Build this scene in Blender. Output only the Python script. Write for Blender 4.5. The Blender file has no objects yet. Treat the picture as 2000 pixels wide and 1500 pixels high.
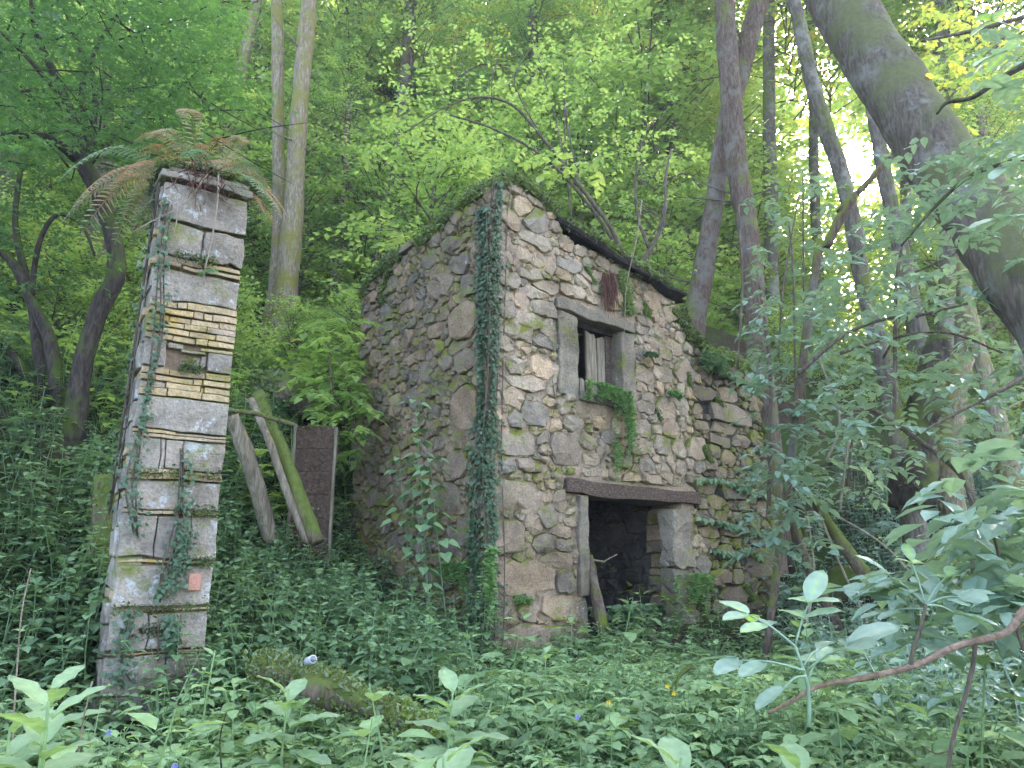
import bpy, math, numpy as np
from mathutils import noise as mnoise, Vector
rng = np.random.default_rng(7)
SC = bpy.context.scene
COL = SC.collection
# ------------------------------------------------------------------ camera, world, sun, exposure
F = 1450.0; PITCH = math.radians(14); CAM = np.array([0, 0, 1.5])
cd = bpy.data.cameras.new('camera'); cam = bpy.data.objects.new('camera', cd); COL.objects.link(cam)
cam.location = CAM; cam.rotation_euler = (math.radians(90) + PITCH, 0, 0)
cd.sensor_width = 36; cd.lens = 36 * F / 2000; cd.clip_start = .05; cd.clip_end = 2000
SC.camera = cam
def ray(px, py):
    u = (px - 1000) / F; v = (750 - py) / F
    return np.array([u, math.cos(PITCH) - v * math.sin(PITCH), math.sin(PITCH) + v * math.cos(PITCH)])
def P(px, py, Y):
    d = ray(px, py); return CAM + d * (Y / d[1])
sd = ray(1690, 325); sd = sd / np.linalg.norm(sd)
SUN_EL = math.asin(sd[2]); SUN_AZ = math.atan2(sd[0], sd[1])
w = bpy.data.worlds.new('World'); SC.world = w; w.use_nodes = True
nt = w.node_tree; bg = nt.nodes['Background']
sky = nt.nodes.new('ShaderNodeTexSky'); sky.sky_type = 'NISHITA'; sky.sun_disc = False
sky.sun_elevation = SUN_EL; sky.sun_rotation = SUN_AZ; sky.air_density = .75; sky.dust_density = 3.0; sky.ozone_density = .4
nt.links.new(sky.outputs[0], bg.inputs[0]); bg.inputs[1].default_value = 0.15
sl = bpy.data.lights.new('sun', 'SUN'); sl.energy = 5.0; sl.angle = math.radians(.6); sl.color = (1, .9, .74)
so = bpy.data.objects.new('sun', sl); COL.objects.link(so)
so.rotation_euler = Vector(sd).to_track_quat('Z', 'Y').to_euler()
SC.view_settings.view_transform = 'Standard'; SC.view_settings.look = 'None'
SC.view_settings.gamma = 1; SC.view_settings.use_curve_mapping = False
SC.view_settings.exposure = 3.75
SC.cycles.max_bounces = 6; SC.cycles.diffuse_bounces = 4; SC.cycles.glossy_bounces = 2
SC.cycles.transmission_bounces = 4; SC.cycles.volume_bounces = 0
SC.cycles.use_denoising = True; SC.cycles.caustics_reflective = False; SC.cycles.caustics_refractive = False
SC.cycles.sample_clamp_indirect = 5

# ------------------------------------------------------------------ helpers
def tag(o, label=None, cat=None, group=None, kind=None):
    if label: o['label'] = label
    if cat: o['category'] = cat
    if group: o['group'] = group
    if kind: o['kind'] = kind
    return o
def empty(name, loc, rz, label, cat, group=None):
    o = bpy.data.objects.new(name, None); COL.objects.link(o); o.location = loc; o.rotation_euler = (0, 0, rz)
    o.empty_display_size = .1
    return tag(o, label, cat, group)
def link(name, me, parent=None, loc=None):
    o = bpy.data.objects.new(name, me); COL.objects.link(o)
    if parent is not None: o.parent = parent
    if loc is not None: o.location = loc
    return o
def tri_mesh(name, V, T, mat, var=None, smooth=False):
    V = np.asarray(V, dtype=np.float32); T = np.asarray(T, dtype=np.int32)
    me = bpy.data.meshes.new(name); me.vertices.add(len(V)); me.vertices.foreach_set('co', V.ravel())
    me.loops.add(T.size); me.loops.foreach_set('vertex_index', T.ravel())
    me.polygons.add(len(T)); me.polygons.foreach_set('loop_start', np.arange(len(T), dtype=np.int32) * 3)
    me.update(calc_edges=True)
    me.polygons.foreach_set('use_smooth', np.full(len(T), smooth))
    if var is not None:
        at = me.attributes.new('var', 'FLOAT', 'POINT'); at.data.foreach_set('value', np.asarray(var, dtype=np.float32))
    me.materials.append(mat)
    return me
class Acc:                                        # collects triangles (with a tint value per vertex) for ONE mesh
    def __init__(s): s.V = []; s.T = []; s.A = []; s.n = 0
    def add(s, V, T, a=.5):
        V = np.asarray(V, float).reshape(-1, 3); T = np.asarray(T, int).reshape(-1, 3)
        s.V.append(V); s.T.append(T + s.n); s.A.append(np.broadcast_to(np.asarray(a, float), (len(V),)).copy()); s.n += len(V)
    def arr(s): return np.concatenate(s.V), np.concatenate(s.T), np.concatenate(s.A)
    def mesh(s, name, mat, smooth=False):
        V, T, A = s.arr(); return tri_mesh(name, V, T, mat, A, smooth)
    def obj(s, name, mat, parent=None, smooth=False, loc=None):
        return link(name, s.mesh(name, mat, smooth), parent, loc)
def norm(v): return v / np.maximum(np.linalg.norm(v, axis=-1, keepdims=True), 1e-9)
def N3(p, sc=1.0, oct=3): return mnoise.fractal(Vector(p) * sc, 1.0, 2.0, oct)
# vectorised smooth value noise
_G = np.random.default_rng(99).random((64, 64, 64))
def vn(p, sc):
    q = np.asarray(p, float) * sc + 100.3; i = np.floor(q).astype(int); f = q - i; f = f * f * (3 - 2 * f); r = 0
    for dx in (0, 1):
        for dy in (0, 1):
            for dz in (0, 1):
                wgt = (f[..., 0] if dx else 1 - f[..., 0]) * (f[..., 1] if dy else 1 - f[..., 1]) * (f[..., 2] if dz else 1 - f[..., 2])
                r = r + wgt * _G[(i[..., 0] + dx) % 64, (i[..., 1] + dy) % 64, (i[..., 2] + dz) % 64]
    return r * 2 - 1
def vf(p, sc, o=3):
    r = 0; a = 1
    for k in range(o): r = r + a * vn(np.asarray(p) + k * 7.7, sc); sc *= 2.1; a *= .5
    return r

def tube(pts, rad, sides=7, rough=0.0, nsc=6, sub=1, cap=True):
    pts = np.asarray(pts, float); rad = np.asarray(rad, float)
    if sub > 1:                                    # Catmull-Rom
        p = np.vstack([2 * pts[0] - pts[1], pts, 2 * pts[-1] - pts[-2]]); o = []; ro = []
        for i in range(1, len(p) - 2):
            for k in range(sub):
                t = k / sub
                o.append(.5 * ((2 * p[i]) + (-p[i - 1] + p[i + 1]) * t + (2 * p[i - 1] - 5 * p[i] + 4 * p[i + 1] - p[i + 2]) * t * t + (-p[i - 1] + 3 * p[i] - 3 * p[i + 1] + p[i + 2]) * t ** 3))
                ro.append(rad[i - 1] * (1 - t) + rad[i] * t)
        o.append(pts[-1]); ro.append(rad[-1]); pts = np.array(o); rad = np.array(ro)
    n = len(pts); tg = norm(np.gradient(pts, axis=0))
    ref = np.array([1., 0, 0]) if abs(tg[0][0]) < .8 else np.array([0, 1., 0])
    b = norm(np.cross(tg, ref)); c = np.cross(tg, b)
    a = np.arange(sides) * 2 * math.pi / sides
    ring = b[:, None] * np.cos(a)[None, :, None] + c[:, None] * np.sin(a)[None, :, None]
    R = np.repeat(rad[:, None], sides, 1)
    if rough:
        base = pts[:, None] + ring * R[..., None]
        R = R * (1 + rough * vf(base, nsc))
    V = (pts[:, None] + ring * R[..., None]).reshape(-1, 3)
    T = []
    i = np.arange(n - 1)[:, None] * sides; j = np.arange(sides)[None]; j2 = (j + 1) % sides
    A = (i + j).ravel(); B = (i + j2).ravel(); Cc = (i + sides + j2).ravel(); D = (i + sides + j).ravel()
    T = np.vstack([np.stack([A, B, Cc], 1), np.stack([A, Cc, D], 1)])
    if cap:
        V = np.vstack([V, pts[:1], pts[-1:]]); k = len(V)
        j = np.arange(sides)
        T = np.vstack([T, np.stack([(j + 1) % sides, j, np.full(sides, k - 2)], 1),
                       np.stack([(n - 1) * sides + j, (n - 1) * sides + (j + 1) % sides, np.full(sides, k - 1)], 1)])
    return V, T

# ---- leaves: prototypes lie along +x, face +z, unit length
def fan(pts, mids):
    return np.array(pts, float), np.array(mids, int)
LEAF = {}
LEAF['dia'] = fan([(0, 0, 0), (.45, .33, .06), (1, 0, -.06), (.45, -.33, .06)], [(0, 2, 1), (0, 3, 2)])
LEAF['ov'] = fan([(0, 0, 0), (.28, .31, .07), (.62, .27, .04), (1, 0, -.12), (.62, -.27, .04), (.28, -.31, .07), (.45, 0, 0)],
                 [(0, 6, 1), (1, 6, 2), (2, 6, 3), (3, 6, 4), (4, 6, 5), (5, 6, 0)])
LEAF['heart'] = fan([(.03, 0, 0), (-.06, .24, .05), (.2, .4, .08), (.6, .28, .03), (1.02, 0, -.16), (.6, -.28, .03), (.2, -.4, .08), (-.06, -.24, .05), (.42, 0, 0)],
                    [(0, 8, 1), (1, 8, 2), (2, 8, 3), (3, 8, 4), (4, 8, 5), (5, 8, 6), (6, 8, 7), (7, 8, 0)])
LEAF['lan'] = fan([(0, 0, 0), (.35, .15, .03), (.7, .12, .0), (1, 0, -.12), (.7, -.12, 0), (.35, -.15, .03), (.5, 0, -.03)],
                  [(0, 6, 1), (1, 6, 2), (2, 6, 3), (3, 6, 4), (4, 6, 5), (5, 6, 0)])
_m = [(.05, 0, 0)]
for a, r in [(-125, .38), (-95, .28), (-62, .62), (-38, .34), (0, 1.0), (38, .34), (62, .62), (95, .28), (125, .38)]:
    _m.append((.25 + r * math.cos(math.radians(a)) * .8, r * math.sin(math.radians(a)) * .8, .05 if r < .4 else -.05))
LEAF['maple'] = (np.array(_m, float), np.array([(0, i, i + 1) for i in range(1, 9)]))
_m = [(.2, 0, .03)]
for a, r in [(-150, .35), (-100, .5), (-72, .3), (-50, .48), (-25, .36), (0, .8), (25, .36), (50, .48), (72, .3), (100, .5), (150, .35)]:
    _m.append((.2 + r * math.cos(math.radians(a)), r * math.sin(math.radians(a)), 0))
LEAF['ivy'] = (np.array(_m, float), np.array([(0, i, i + 1) for i in range(1, 11)] + [(0, 11, 1)]))
def big_leaf(nseg=7, wid=.24, wav=.03):
    V = []; T = []
    for i in range(nseg + 1):
        t = i / nseg; wd = wid * math.sin(math.pi * min(1, t * .9 + .06)) ** .75 * (1 if i < nseg else .05)
        z = -.28 * t * t + .1 * t
        for k, f in enumerate((-1, -.5, 0, .5, 1)):
            V.append((t, wd * f, z + abs(f) * .07 * (1 - t * .5) + (wav * math.sin(i * 2.3 + f * 2) if abs(f) == 1 else 0)))
    for i in range(nseg):
        for k in range(4):
            a = i * 5 + k; T += [(a, a + 5, a + 1), (a + 1, a + 5, a + 6)]
    return np.array(V), np.array(T)[:, ::-1]
LEAF['big'] = big_leaf(7, .27)
LEAF['bigov'] = big_leaf(7, .3, .012)
def leaves(acc, kind, pos, dr, nrm, size, var, wid=1.0):
    LV, LT = LEAF[kind]; pos = np.asarray(pos, float); n = len(pos)
    if n == 0: return
    x = norm(np.asarray(dr, float)); z = np.asarray(nrm, float); y = norm(np.cross(z, x)); z = np.cross(x, y)
    size = np.broadcast_to(np.asarray(size, float), (n,))
    V = pos[:, None] + size[:, None, None] * (LV[None, :, 0:1] * x[:, None] + wid * LV[None, :, 1:2] * y[:, None] + LV[None, :, 2:3] * z[:, None])
    T = LT[None] + (np.arange(n) * len(LV))[:, None, None]
    A = np.repeat(np.broadcast_to(np.asarray(var, float), (n,))[:, None], len(LV), 1)
    if kind in ('big', 'bigov'):                 # pale midrib, darker blotches between the veins
        j = np.arange(len(LV)); A = A + np.where(j % 5 == 2, .1, np.where(j % 5 % 4 == 0, -.06, -.04)) + np.where((j // 5) % 2 == 0, .07, -.07)
    acc.add(V.reshape(-1, 3), T.reshape(-1, 3), A.ravel())
def rdir(n, zmu=0., zs=.3, r=rng):
    a = r.random(n) * 2 * math.pi; z = r.normal(zmu, zs, n)
    return norm(np.stack([np.cos(a), np.sin(a), z], 1))
def rup(n, s=.35, r=rng): return norm(np.stack([r.normal(0, s, n), r.normal(0, s, n), np.ones(n)], 1))
def sprays(acc, kind, pos, dr, L, per, size, var, droop=.15, up=.3, r=rng, wid=1.0, twig=None):
    """flat leafy twigs: per leaves alternate along a twig of length L that starts at pos and runs along dr"""
    pos = np.asarray(pos, float); n = len(pos); dr = norm(np.asarray(dr, float)); L = np.broadcast_to(np.asarray(L, float), (n,))
    nrm = rup(n, up * .6, r); side = norm(np.cross(nrm, dr))
    for k in range(per):
        t = (k + .6) / per; sg = 1 if k % 2 else -1
        p = pos + dr * (L * t)[:, None]; p[:, 2] -= droop * L * t * t
        d = dr * (.45 + .6 * (k == per - 1)) + side * sg * (.85 if k < per - 1 else .1) + r.normal(0, .15, (n, 3))
        d[:, 2] -= .18
        leaves(acc, kind, p, d, nrm + r.normal(0, up, (n, 3)), size * r.uniform(.7, 1.2, n), np.clip(var + r.normal(0, .08, n), 0, 1), wid)
    if twig is not None:
        for i in range(n):
            q = np.array([pos[i], pos[i] + dr[i] * L[i] * .5 - np.array([0, 0, droop * L[i] * .25]), pos[i] + dr[i] * L[i] - np.array([0, 0, droop * L[i]])])
            V, T = tube(q, [.004, .003, .002], 3, cap=False); twig.add(V, T)
def tile(acc, proto, pos, rot, sc, dv=0., tilt=None):
    V, T, A = proto; n = len(pos)
    if n == 0: return
    c, s = np.cos(rot), np.sin(rot); sc = np.broadcast_to(sc, (n,))
    X = (V[None, :, 0] * c[:, None] - V[None, :, 1] * s[:, None]) * sc[:, None]
    Y = (V[None, :, 0] * s[:, None] + V[None, :, 1] * c[:, None]) * sc[:, None]
    Z = V[None, :, 2] * sc[:, None]
    if tilt is not None: X = X + Z * tilt[:, 0:1]; Y = Y + Z * tilt[:, 1:2]
    W = np.stack([X, Y, Z], 2) + np.asarray(pos)[:, None]
    TT = T[None] + (np.arange(n) * len(V))[:, None, None]
    acc.add(W.reshape(-1, 3), TT.reshape(-1, 3), np.clip((A[None] + np.broadcast_to(dv, (n,))[:, None]), 0, 1).ravel())

# ------------------------------------------------------------------ materials
def newmat(name):
    m = bpy.data.materials.new(name); m.use_nodes = True; nt = m.node_tree
    return m, nt, nt.nodes['Principled BSDF'], nt.nodes['Material Output']
def nd(nt, t, **kw):
    n = nt.nodes.new(t)
    for k, v in kw.items():
        if k[0].islower(): setattr(n, k, v)
    for k, v in kw.items():
        if not k[0].islower(): n.inputs[k].default_value = v
    return n
def ramp(nt, src, stops):
    r = nt.nodes.new('ShaderNodeValToRGB'); e = r.color_ramp.elements
    while len(e) > 1: e.remove(e[-1])
    e[0].position = stops[0][0]; e[0].color = (*stops[0][1], 1)
    for p, c in stops[1:]:
        x = e.new(p); x.color = (*c, 1)
    nt.links.new(src, r.inputs[0]); return r
def mix(nt, fac, a, b, mode='MIX'):
    m = nt.nodes.new('ShaderNodeMix'); m.data_type = 'RGBA'; m.blend_type = mode
    for s, v in ((m.inputs[0], fac), (m.inputs[6], a), (m.inputs[7], b)):
        if isinstance(v, (int, float)): s.default_value = v
        elif isinstance(v, tuple): s.default_value = (*v, 1)
        else: nt.links.new(v, s)
    return m.outputs[2]
def leafmat(name, stops, trans=.45, rough=.45, spec=.35, tcol=(1.35, 1.35, .8)):
    m, nt, pb, out = newmat(name)
    at = nd(nt, 'ShaderNodeAttribute', attribute_name='var')
    r = ramp(nt, at.outputs['Fac'], stops)
    geo = nd(nt, 'ShaderNodeNewGeometry')
    nz = nd(nt, 'ShaderNodeTexNoise', Scale=35.0, Detail=2.0); nt.links.new(geo.outputs['Position'], nz.inputs['Vector'])
    c = mix(nt, .35, r.outputs[0], nz.outputs['Fac'], 'OVERLAY')
    under = mix(nt, geo.outputs['Backfacing'], c, mix(nt, .35, c, (.30, .36, .26)))
    nt.links.new(under, pb.inputs['Base Color']); pb.inputs['Roughness'].default_value = rough
    pb.inputs['Specular IOR Level'].default_value = spec
    tr = nd(nt, 'ShaderNodeBsdfTranslucent')
    nt.links.new(mix(nt, 1.0, c, tcol, 'MULTIPLY'), tr.inputs[0])
    mx = nd(nt, 'ShaderNodeMixShader'); mx.inputs[0].default_value = trans
    nt.links.new(pb.outputs[0], mx.inputs[1]); nt.links.new(tr.outputs[0], mx.inputs[2]); nt.links.new(mx.outputs[0], out.inputs[0])
    return m
L_FAR = leafmat('leaf_light', [(0, (.14, .22, .07)), (.4, (.25, .36, .11)), (.75, (.36, .46, .14)), (1, (.46, .5, .15))], .58)
L_FOR = leafmat('leaf_canopy', [(0, (.12, .2, .07)), (.5, (.22, .34, .1)), (.8, (.35, .42, .11)), (1, (.55, .48, .1))], .58)
L_MAP = leafmat('leaf_maple', [(0, (.04, .1, .025)), (.5, (.09, .19, .05)), (1, (.22, .37, .09))], .52)
L_HERB = leafmat('leaf_herb', [(0, (.11, .18, .08)), (.5, (.2, .3, .135)), (.85, (.27, .39, .17)), (1, (.34, .44, .17))], .38, .6, .3)
L_NET = leafmat('leaf_nettle', [(0, (.08, .14, .07)), (.5, (.135, .22, .105)), (1, (.22, .33, .14))], .35, .5, .4)
L_ELD = leafmat('leaf_elder', [(0, (.12, .19, .14)), (.5, (.19, .28, .21)), (.85, (.28, .39, .27)), (1, (.36, .54, .12))], .35, .38, .6)
L_IVY = leafmat('leaf_ivy', [(0, (.025, .05, .02)), (.5, (.05, .095, .04)), (.9, (.09, .15, .08)), (1, (.14, .24, .06))], .15, .45, .4)
L_FERN = leafmat('leaf_fern', [(0, (.3, .11, .04)), (.2, (.4, .24, .14)), (.35, (.3, .28, .22)), (.5, (.16, .24, .14)), (.6, (.08, .19, .07)), (1, (.18, .34, .1))], .3)
L_GRS = leafmat('leaf_bright', [(0, (.1, .2, .06)), (1, (.26, .42, .15))], .4)
L_MOSS = leafmat('moss_green', [(0, (.05, .06, .015)), (.4, (.1, .13, .03)), (1, (.2, .27, .05))], .2, .9, .1)
L_ROOT = leafmat('root_brown', [(0, (.05, .02, .015)), (1, (.16, .08, .06))], .05, .9, .1)
L_FLOWER = leafmat('petal', [(0, (.6, .42, .03)), (.5, (.6, .42, .03)), (.55, (.2, .2, .5)), (1, (.2, .2, .5))], .3)

def bumpy(nt, pb, h, strength, dist=.02):
    b = nd(nt, 'ShaderNodeBump'); b.inputs['Strength'].default_value = strength; b.inputs['Distance'].default_value = dist
    nt.links.new(h, b.inputs['Height']); nt.links.new(b.outputs[0], pb.inputs['Normal'])
def mossmix(nt, col, amount, geo, lo=.1, hi=.75, noise_sc=3.0, c1=(.09, .12, .015), c2=(.2, .2, .03)):
    sep = nd(nt, 'ShaderNodeSeparateXYZ'); nt.links.new(geo.outputs['Normal'], sep.inputs[0])
    n1 = nd(nt, 'ShaderNodeTexNoise', Scale=noise_sc, Detail=5.0, Roughness=.65); nt.links.new(geo.outputs['Position'], n1.inputs['Vector'])
    n2 = nd(nt, 'ShaderNodeTexNoise', Scale=noise_sc * 9, Detail=3.0); nt.links.new(geo.outputs['Position'], n2.inputs['Vector'])
    a = nd(nt, 'ShaderNodeMath', operation='MULTIPLY_ADD'); nt.links.new(sep.outputs[2], a.inputs[0]); a.inputs[1].default_value = .35; nt.links.new(n1.outputs['Fac'], a.inputs[2])
    mr = nd(nt, 'ShaderNodeMapRange'); nt.links.new(a.outputs[0], mr.inputs[0])
    mr.inputs[1].default_value = 1 - amount - .06; mr.inputs[2].default_value = 1 - amount + .1
    mc = mix(nt, n2.outputs['Fac'], c1, c2)
    return mix(nt, mr.outputs[0], col, mc), mr.outputs[0]
def stonemat(name, cols, moss=.35, lichen=.3, ochre=0.0, strata=.3, rnd=True, bump=.8):
    m, nt, pb, out = newmat(name)
    oi = nd(nt, 'ShaderNodeObjectInfo'); geo = nd(nt, 'ShaderNodeNewGeometry')
    if rnd: src = oi.outputs['Random']
    else: src = nd(nt, 'ShaderNodeAttribute', attribute_name='var').outputs['Fac']
    k = len(cols); r = ramp(nt, src, [(i / (k - 1), c) for i, c in enumerate(cols)])
    n1 = nd(nt, 'ShaderNodeTexNoise', Scale=4.5, Detail=8.0, Roughness=.7); nt.links.new(geo.outputs['Position'], n1.inputs['Vector'])
    n2 = nd(nt, 'ShaderNodeTexNoise', Scale=38.0, Detail=6.0, Roughness=.7); nt.links.new(geo.outputs['Position'], n2.inputs['Vector'])
    mp = nd(nt, 'ShaderNodeMapping'); mp.inputs['Scale'].default_value = (3, 3, 26); mp.inputs['Rotation'].default_value = (.15, .1, 0)
    nt.links.new(geo.outputs['Position'], mp.inputs[0])
    n3 = nd(nt, 'ShaderNodeTexNoise', Scale=1.6, Detail=5.0, Roughness=.6); nt.links.new(mp.outputs[0], n3.inputs['Vector'])
    pat = ramp(nt, n1.outputs['Fac'], [(.25, (.45, .42, .4)), (.45, (.85, .84, .82)), (.6, (1.1, 1.05, 1)), (.8, (1.35, 1.25, 1.1))])
    c = mix(nt, .8, r.outputs[0], pat.outputs[0], 'MULTIPLY')
    fine = ramp(nt, n2.outputs['Fac'], [(.3, (.55, .55, .55)), (.5, (1, 1, 1)), (.7, (1.4, 1.4, 1.4))])
    c = mix(nt, .7, c, fine.outputs[0], 'MULTIPLY')
    n5 = nd(nt, 'ShaderNodeTexNoise', noise_dimensions='4D', Scale=1.1, Detail=6.0, Roughness=.65, W=5.5); nt.links.new(geo.outputs['Position'], n5.inputs['Vector'])
    st_ = ramp(nt, n5.outputs['Fac'], [(.36, (.58, .54, .48)), (.48, (.9, .87, .83)), (.6, (1.12, 1.1, 1.07))])
    c = mix(nt, .9, c, st_.outputs[0], 'MULTIPLY')
    if ochre:
        no = nd(nt, 'ShaderNodeTexNoise', Scale=5.0, Detail=5.0, Roughness=.7, W=3.0, noise_dimensions='4D'); nt.links.new(geo.outputs['Position'], no.inputs['Vector'])
        ro = ramp(nt, no.outputs['Fac'], [(.56 - ochre * .12, (0, 0, 0)), (.66 - ochre * .1, (1, 1, 1))])
        c = mix(nt, ro.outputs[0], c, mix(nt, n2.outputs['Fac'], (.30, .2, .055), (.62, .44, .16)))
    if lichen:
        nl = nd(nt, 'ShaderNodeTexNoise', Scale=7.0, Detail=7.0, Roughness=.75, W=8.0, noise_dimensions='4D'); nt.links.new(geo.outputs['Position'], nl.inputs['Vector'])
        rl = ramp(nt, nl.outputs['Fac'], [(.66 - lichen * .2, (0, 0, 0)), (.7 - lichen * .2, (.85, .85, .85))])
        c = mix(nt, rl.outputs[0], c, (.47, .46, .45))
    c, mf = mossmix(nt, c, moss, geo)
    nt.links.new(c, pb.inputs['Base Color']); pb.inputs['Roughness'].default_value = .93; pb.inputs['Specular IOR Level'].default_value = .2
    h = nd(nt, 'ShaderNodeMath', operation='MULTIPLY_ADD'); nt.links.new(n3.outputs['Fac'], h.inputs[0]); h.inputs[1].default_value = strata; nt.links.new(n2.outputs['Fac'], h.inputs[2])
    h2 = nd(nt, 'ShaderNodeMath', operation='ADD'); nt.links.new(h.outputs[0], h2.inputs[0]); nt.links.new(n1.outputs['Fac'], h2.inputs[1])
    bumpy(nt, pb, h2.outputs[0], bump, .03)
    return m
M_STONE = stonemat('rubble_stone', [(.29, .24, .19), (.36, .275, .2), (.42, .345, .26), (.25, .22, .185), (.43, .32, .225), (.34, .285, .22), (.47, .335, .22), (.38, .32, .25)], .36, .2)
M_STONEL = stonemat('shaded_rubble', [(.2, .165, .13), (.3, .21, .14), (.25, .2, .155), (.17, .15, .13), (.33, .23, .155), (.23, .19, .15)], .4, .15)  # darker copy of the rubble stone, shade put into its colours
M_DRESS = stonemat('dressed_stone', [(.22, .19, .15), (.29, .25, .195)], .38, .1, strata=.1, bump=1.0)
M_PIL = stonemat('pillar_block', [(.31, .275, .235), (.36, .315, .265), (.27, .24, .21)], .36, .5, .0)
M_PILB = stonemat('pillar_course_stone', [(.5, .37, .2), (.38, .3, .23), (.54, .41, .24), (.43, .34, .26)], .34, .2, .12, .4)
M_DARKST = stonemat('interior_stone', [(.07, .065, .06), (.1, .09, .08), (.055, .05, .048)], .25, .05)  # darkness inside the house put into the near-black stone colours
M_MORT = stonemat('lime_mortar', [(.37, .275, .205), (.44, .34, .26), (.29, .22, .16)], .33, .1, strata=.1, rnd=False, bump=1.0)
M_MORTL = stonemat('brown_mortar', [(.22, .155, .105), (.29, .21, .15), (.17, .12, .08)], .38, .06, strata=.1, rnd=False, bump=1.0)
def barkmat(name, c1, c2, moss=.35, mc=((.07, .09, .015), (.16, .18, .03)), zs=.22, pale=None):
    m, nt, pb, out = newmat(name); geo = nd(nt, 'ShaderNodeNewGeometry')
    mp = nd(nt, 'ShaderNodeMapping'); mp.inputs['Scale'].default_value = (1, 1, zs); nt.links.new(geo.outputs['Position'], mp.inputs[0])
    n1 = nd(nt, 'ShaderNodeTexNoise', Scale=28.0, Detail=8.0, Roughness=.7, Distortion=.6); nt.links.new(mp.outputs[0], n1.inputs['Vector'])
    n2 = nd(nt, 'ShaderNodeTexNoise', Scale=3.0, Detail=5.0, Roughness=.7); nt.links.new(geo.outputs['Position'], n2.inputs['Vector'])
    c = ramp(nt, n1.outputs['Fac'], [(.3, tuple(x * .4 for x in c1)), (.48, c1), (.68, c2)]).outputs[0]
    if pale:
        rl = ramp(nt, n2.outputs['Fac'], [(.5, (0, 0, 0)), (.62, (1, 1, 1))]); c = mix(nt, rl.outputs[0], c, mix(nt, n1.outputs['Fac'], tuple(x * .6 for x in pale), pale))
    c, mf = mossmix(nt, c, moss, geo, noise_sc=2.2, c1=mc[0], c2=mc[1])
    nt.links.new(c, pb.inputs['Base Color']); pb.inputs['Roughness'].default_value = .95; pb.inputs['Specular IOR Level'].default_value = .15
    bumpy(nt, pb, n1.outputs['Fac'], .9, .03)
    return m
B_MOSSY = barkmat('bark_mossy', (.2, .16, .11), (.4, .33, .22), .47, ((.13, .12, .035), (.25, .22, .06)))
B_DARK = barkmat('bark_dark', (.045, .035, .028), (.1, .08, .06), .42, ((.04, .06, .012), (.09, .12, .02)))
B_RED = barkmat('bark_reddish', (.1, .068, .05), (.2, .145, .11), .4, pale=(.19, .165, .135))
B_GREY = barkmat('bark_grey', (.11, .09, .07), (.21, .18, .14), .44, pale=(.29, .265, .22))
B_BIG = barkmat('bark_big', (.09, .07, .052), (.18, .145, .11), .47, ((.07, .075, .03), (.14, .14, .06)), pale=(.23, .21, .18))
B_LOG = barkmat('log_mossy', (.16, .12, .08), (.26, .2, .14), .55, ((.06, .08, .02), (.17, .2, .045)))
B_TWIG = barkmat('twig', (.11, .085, .06), (.2, .16, .12), .2)
B_PALE = barkmat('dead_stem', (.28, .22, .16), (.42, .35, .27), .1)
B_CANE = barkmat('brown_cane', (.26, .17, .12), (.42, .3, .22), .05, zs=1)
W_RED = barkmat('rotten_timber', (.1, .068, .052), (.24, .17, .13), .22, zs=2.5)
W_GREY = barkmat('weathered_plank', (.2, .16, .11), (.38, .32, .24), .25, ((.3, .2, .06), (.38, .27, .1)), zs=.08)
W_DARK = barkmat('black_timber', (.02, .015, .013), (.055, .045, .038), .25)
W_PANEL = barkmat('panel_board', (.08, .052, .036), (.15, .105, .075), .2, zs=1.0)
def soil():
    m, nt, pb, out = newmat('soil'); geo = nd(nt, 'ShaderNodeNewGeometry')
    n1 = nd(nt, 'ShaderNodeTexNoise', Scale=1.3, Detail=6.0, Roughness=.6); n2 = nd(nt, 'ShaderNodeTexNoise', Scale=24.0, Detail=8.0, Roughness=.75)
    for n in (n1, n2): nt.links.new(geo.outputs['Position'], n.inputs['Vector'])
    a = ramp(nt, n2.outputs['Fac'], [(.3, (.02, .014, .01)), (.5, (.06, .042, .028)), (.72, (.15, .1, .065))]).outputs[0]
    b = ramp(nt, n2.outputs['Fac'], [(.3, (.02, .035, .01)), (.6, (.06, .11, .02)), (.8, (.1, .17, .03))]).outputs[0]
    f = ramp(nt, n1.outputs['Fac'], [(.4, (0, 0, 0)), (.6, (1, 1, 1))])
    nt.links.new(mix(nt, f.outputs[0], a, b), pb.inputs['Base Color']); pb.inputs['Roughness'].default_value = 1; pb.inputs['Specular IOR Level'].default_value = .1
    bumpy(nt, pb, n2.outputs['Fac'], 1.0, .06); return m
M_SOIL = soil()
def plain(name, col, rough=.8, bsc=60):
    m, nt, pb, out = newmat(name); geo = nd(nt, 'ShaderNodeNewGeometry')
    n = nd(nt, 'ShaderNodeTexNoise', Scale=float(bsc), Detail=4.0); nt.links.new(geo.outputs['Position'], n.inputs['Vector'])
    nt.links.new(ramp(nt, n.outputs['Fac'], [(.3, tuple(x * .7 for x in col)), (.7, tuple(min(1, x * 1.2) for x in col))]).outputs[0], pb.inputs['Base Color'])
    pb.inputs['Roughness'].default_value = rough; bumpy(nt, pb, n.outputs['Fac'], .3, .005); return m

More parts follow.
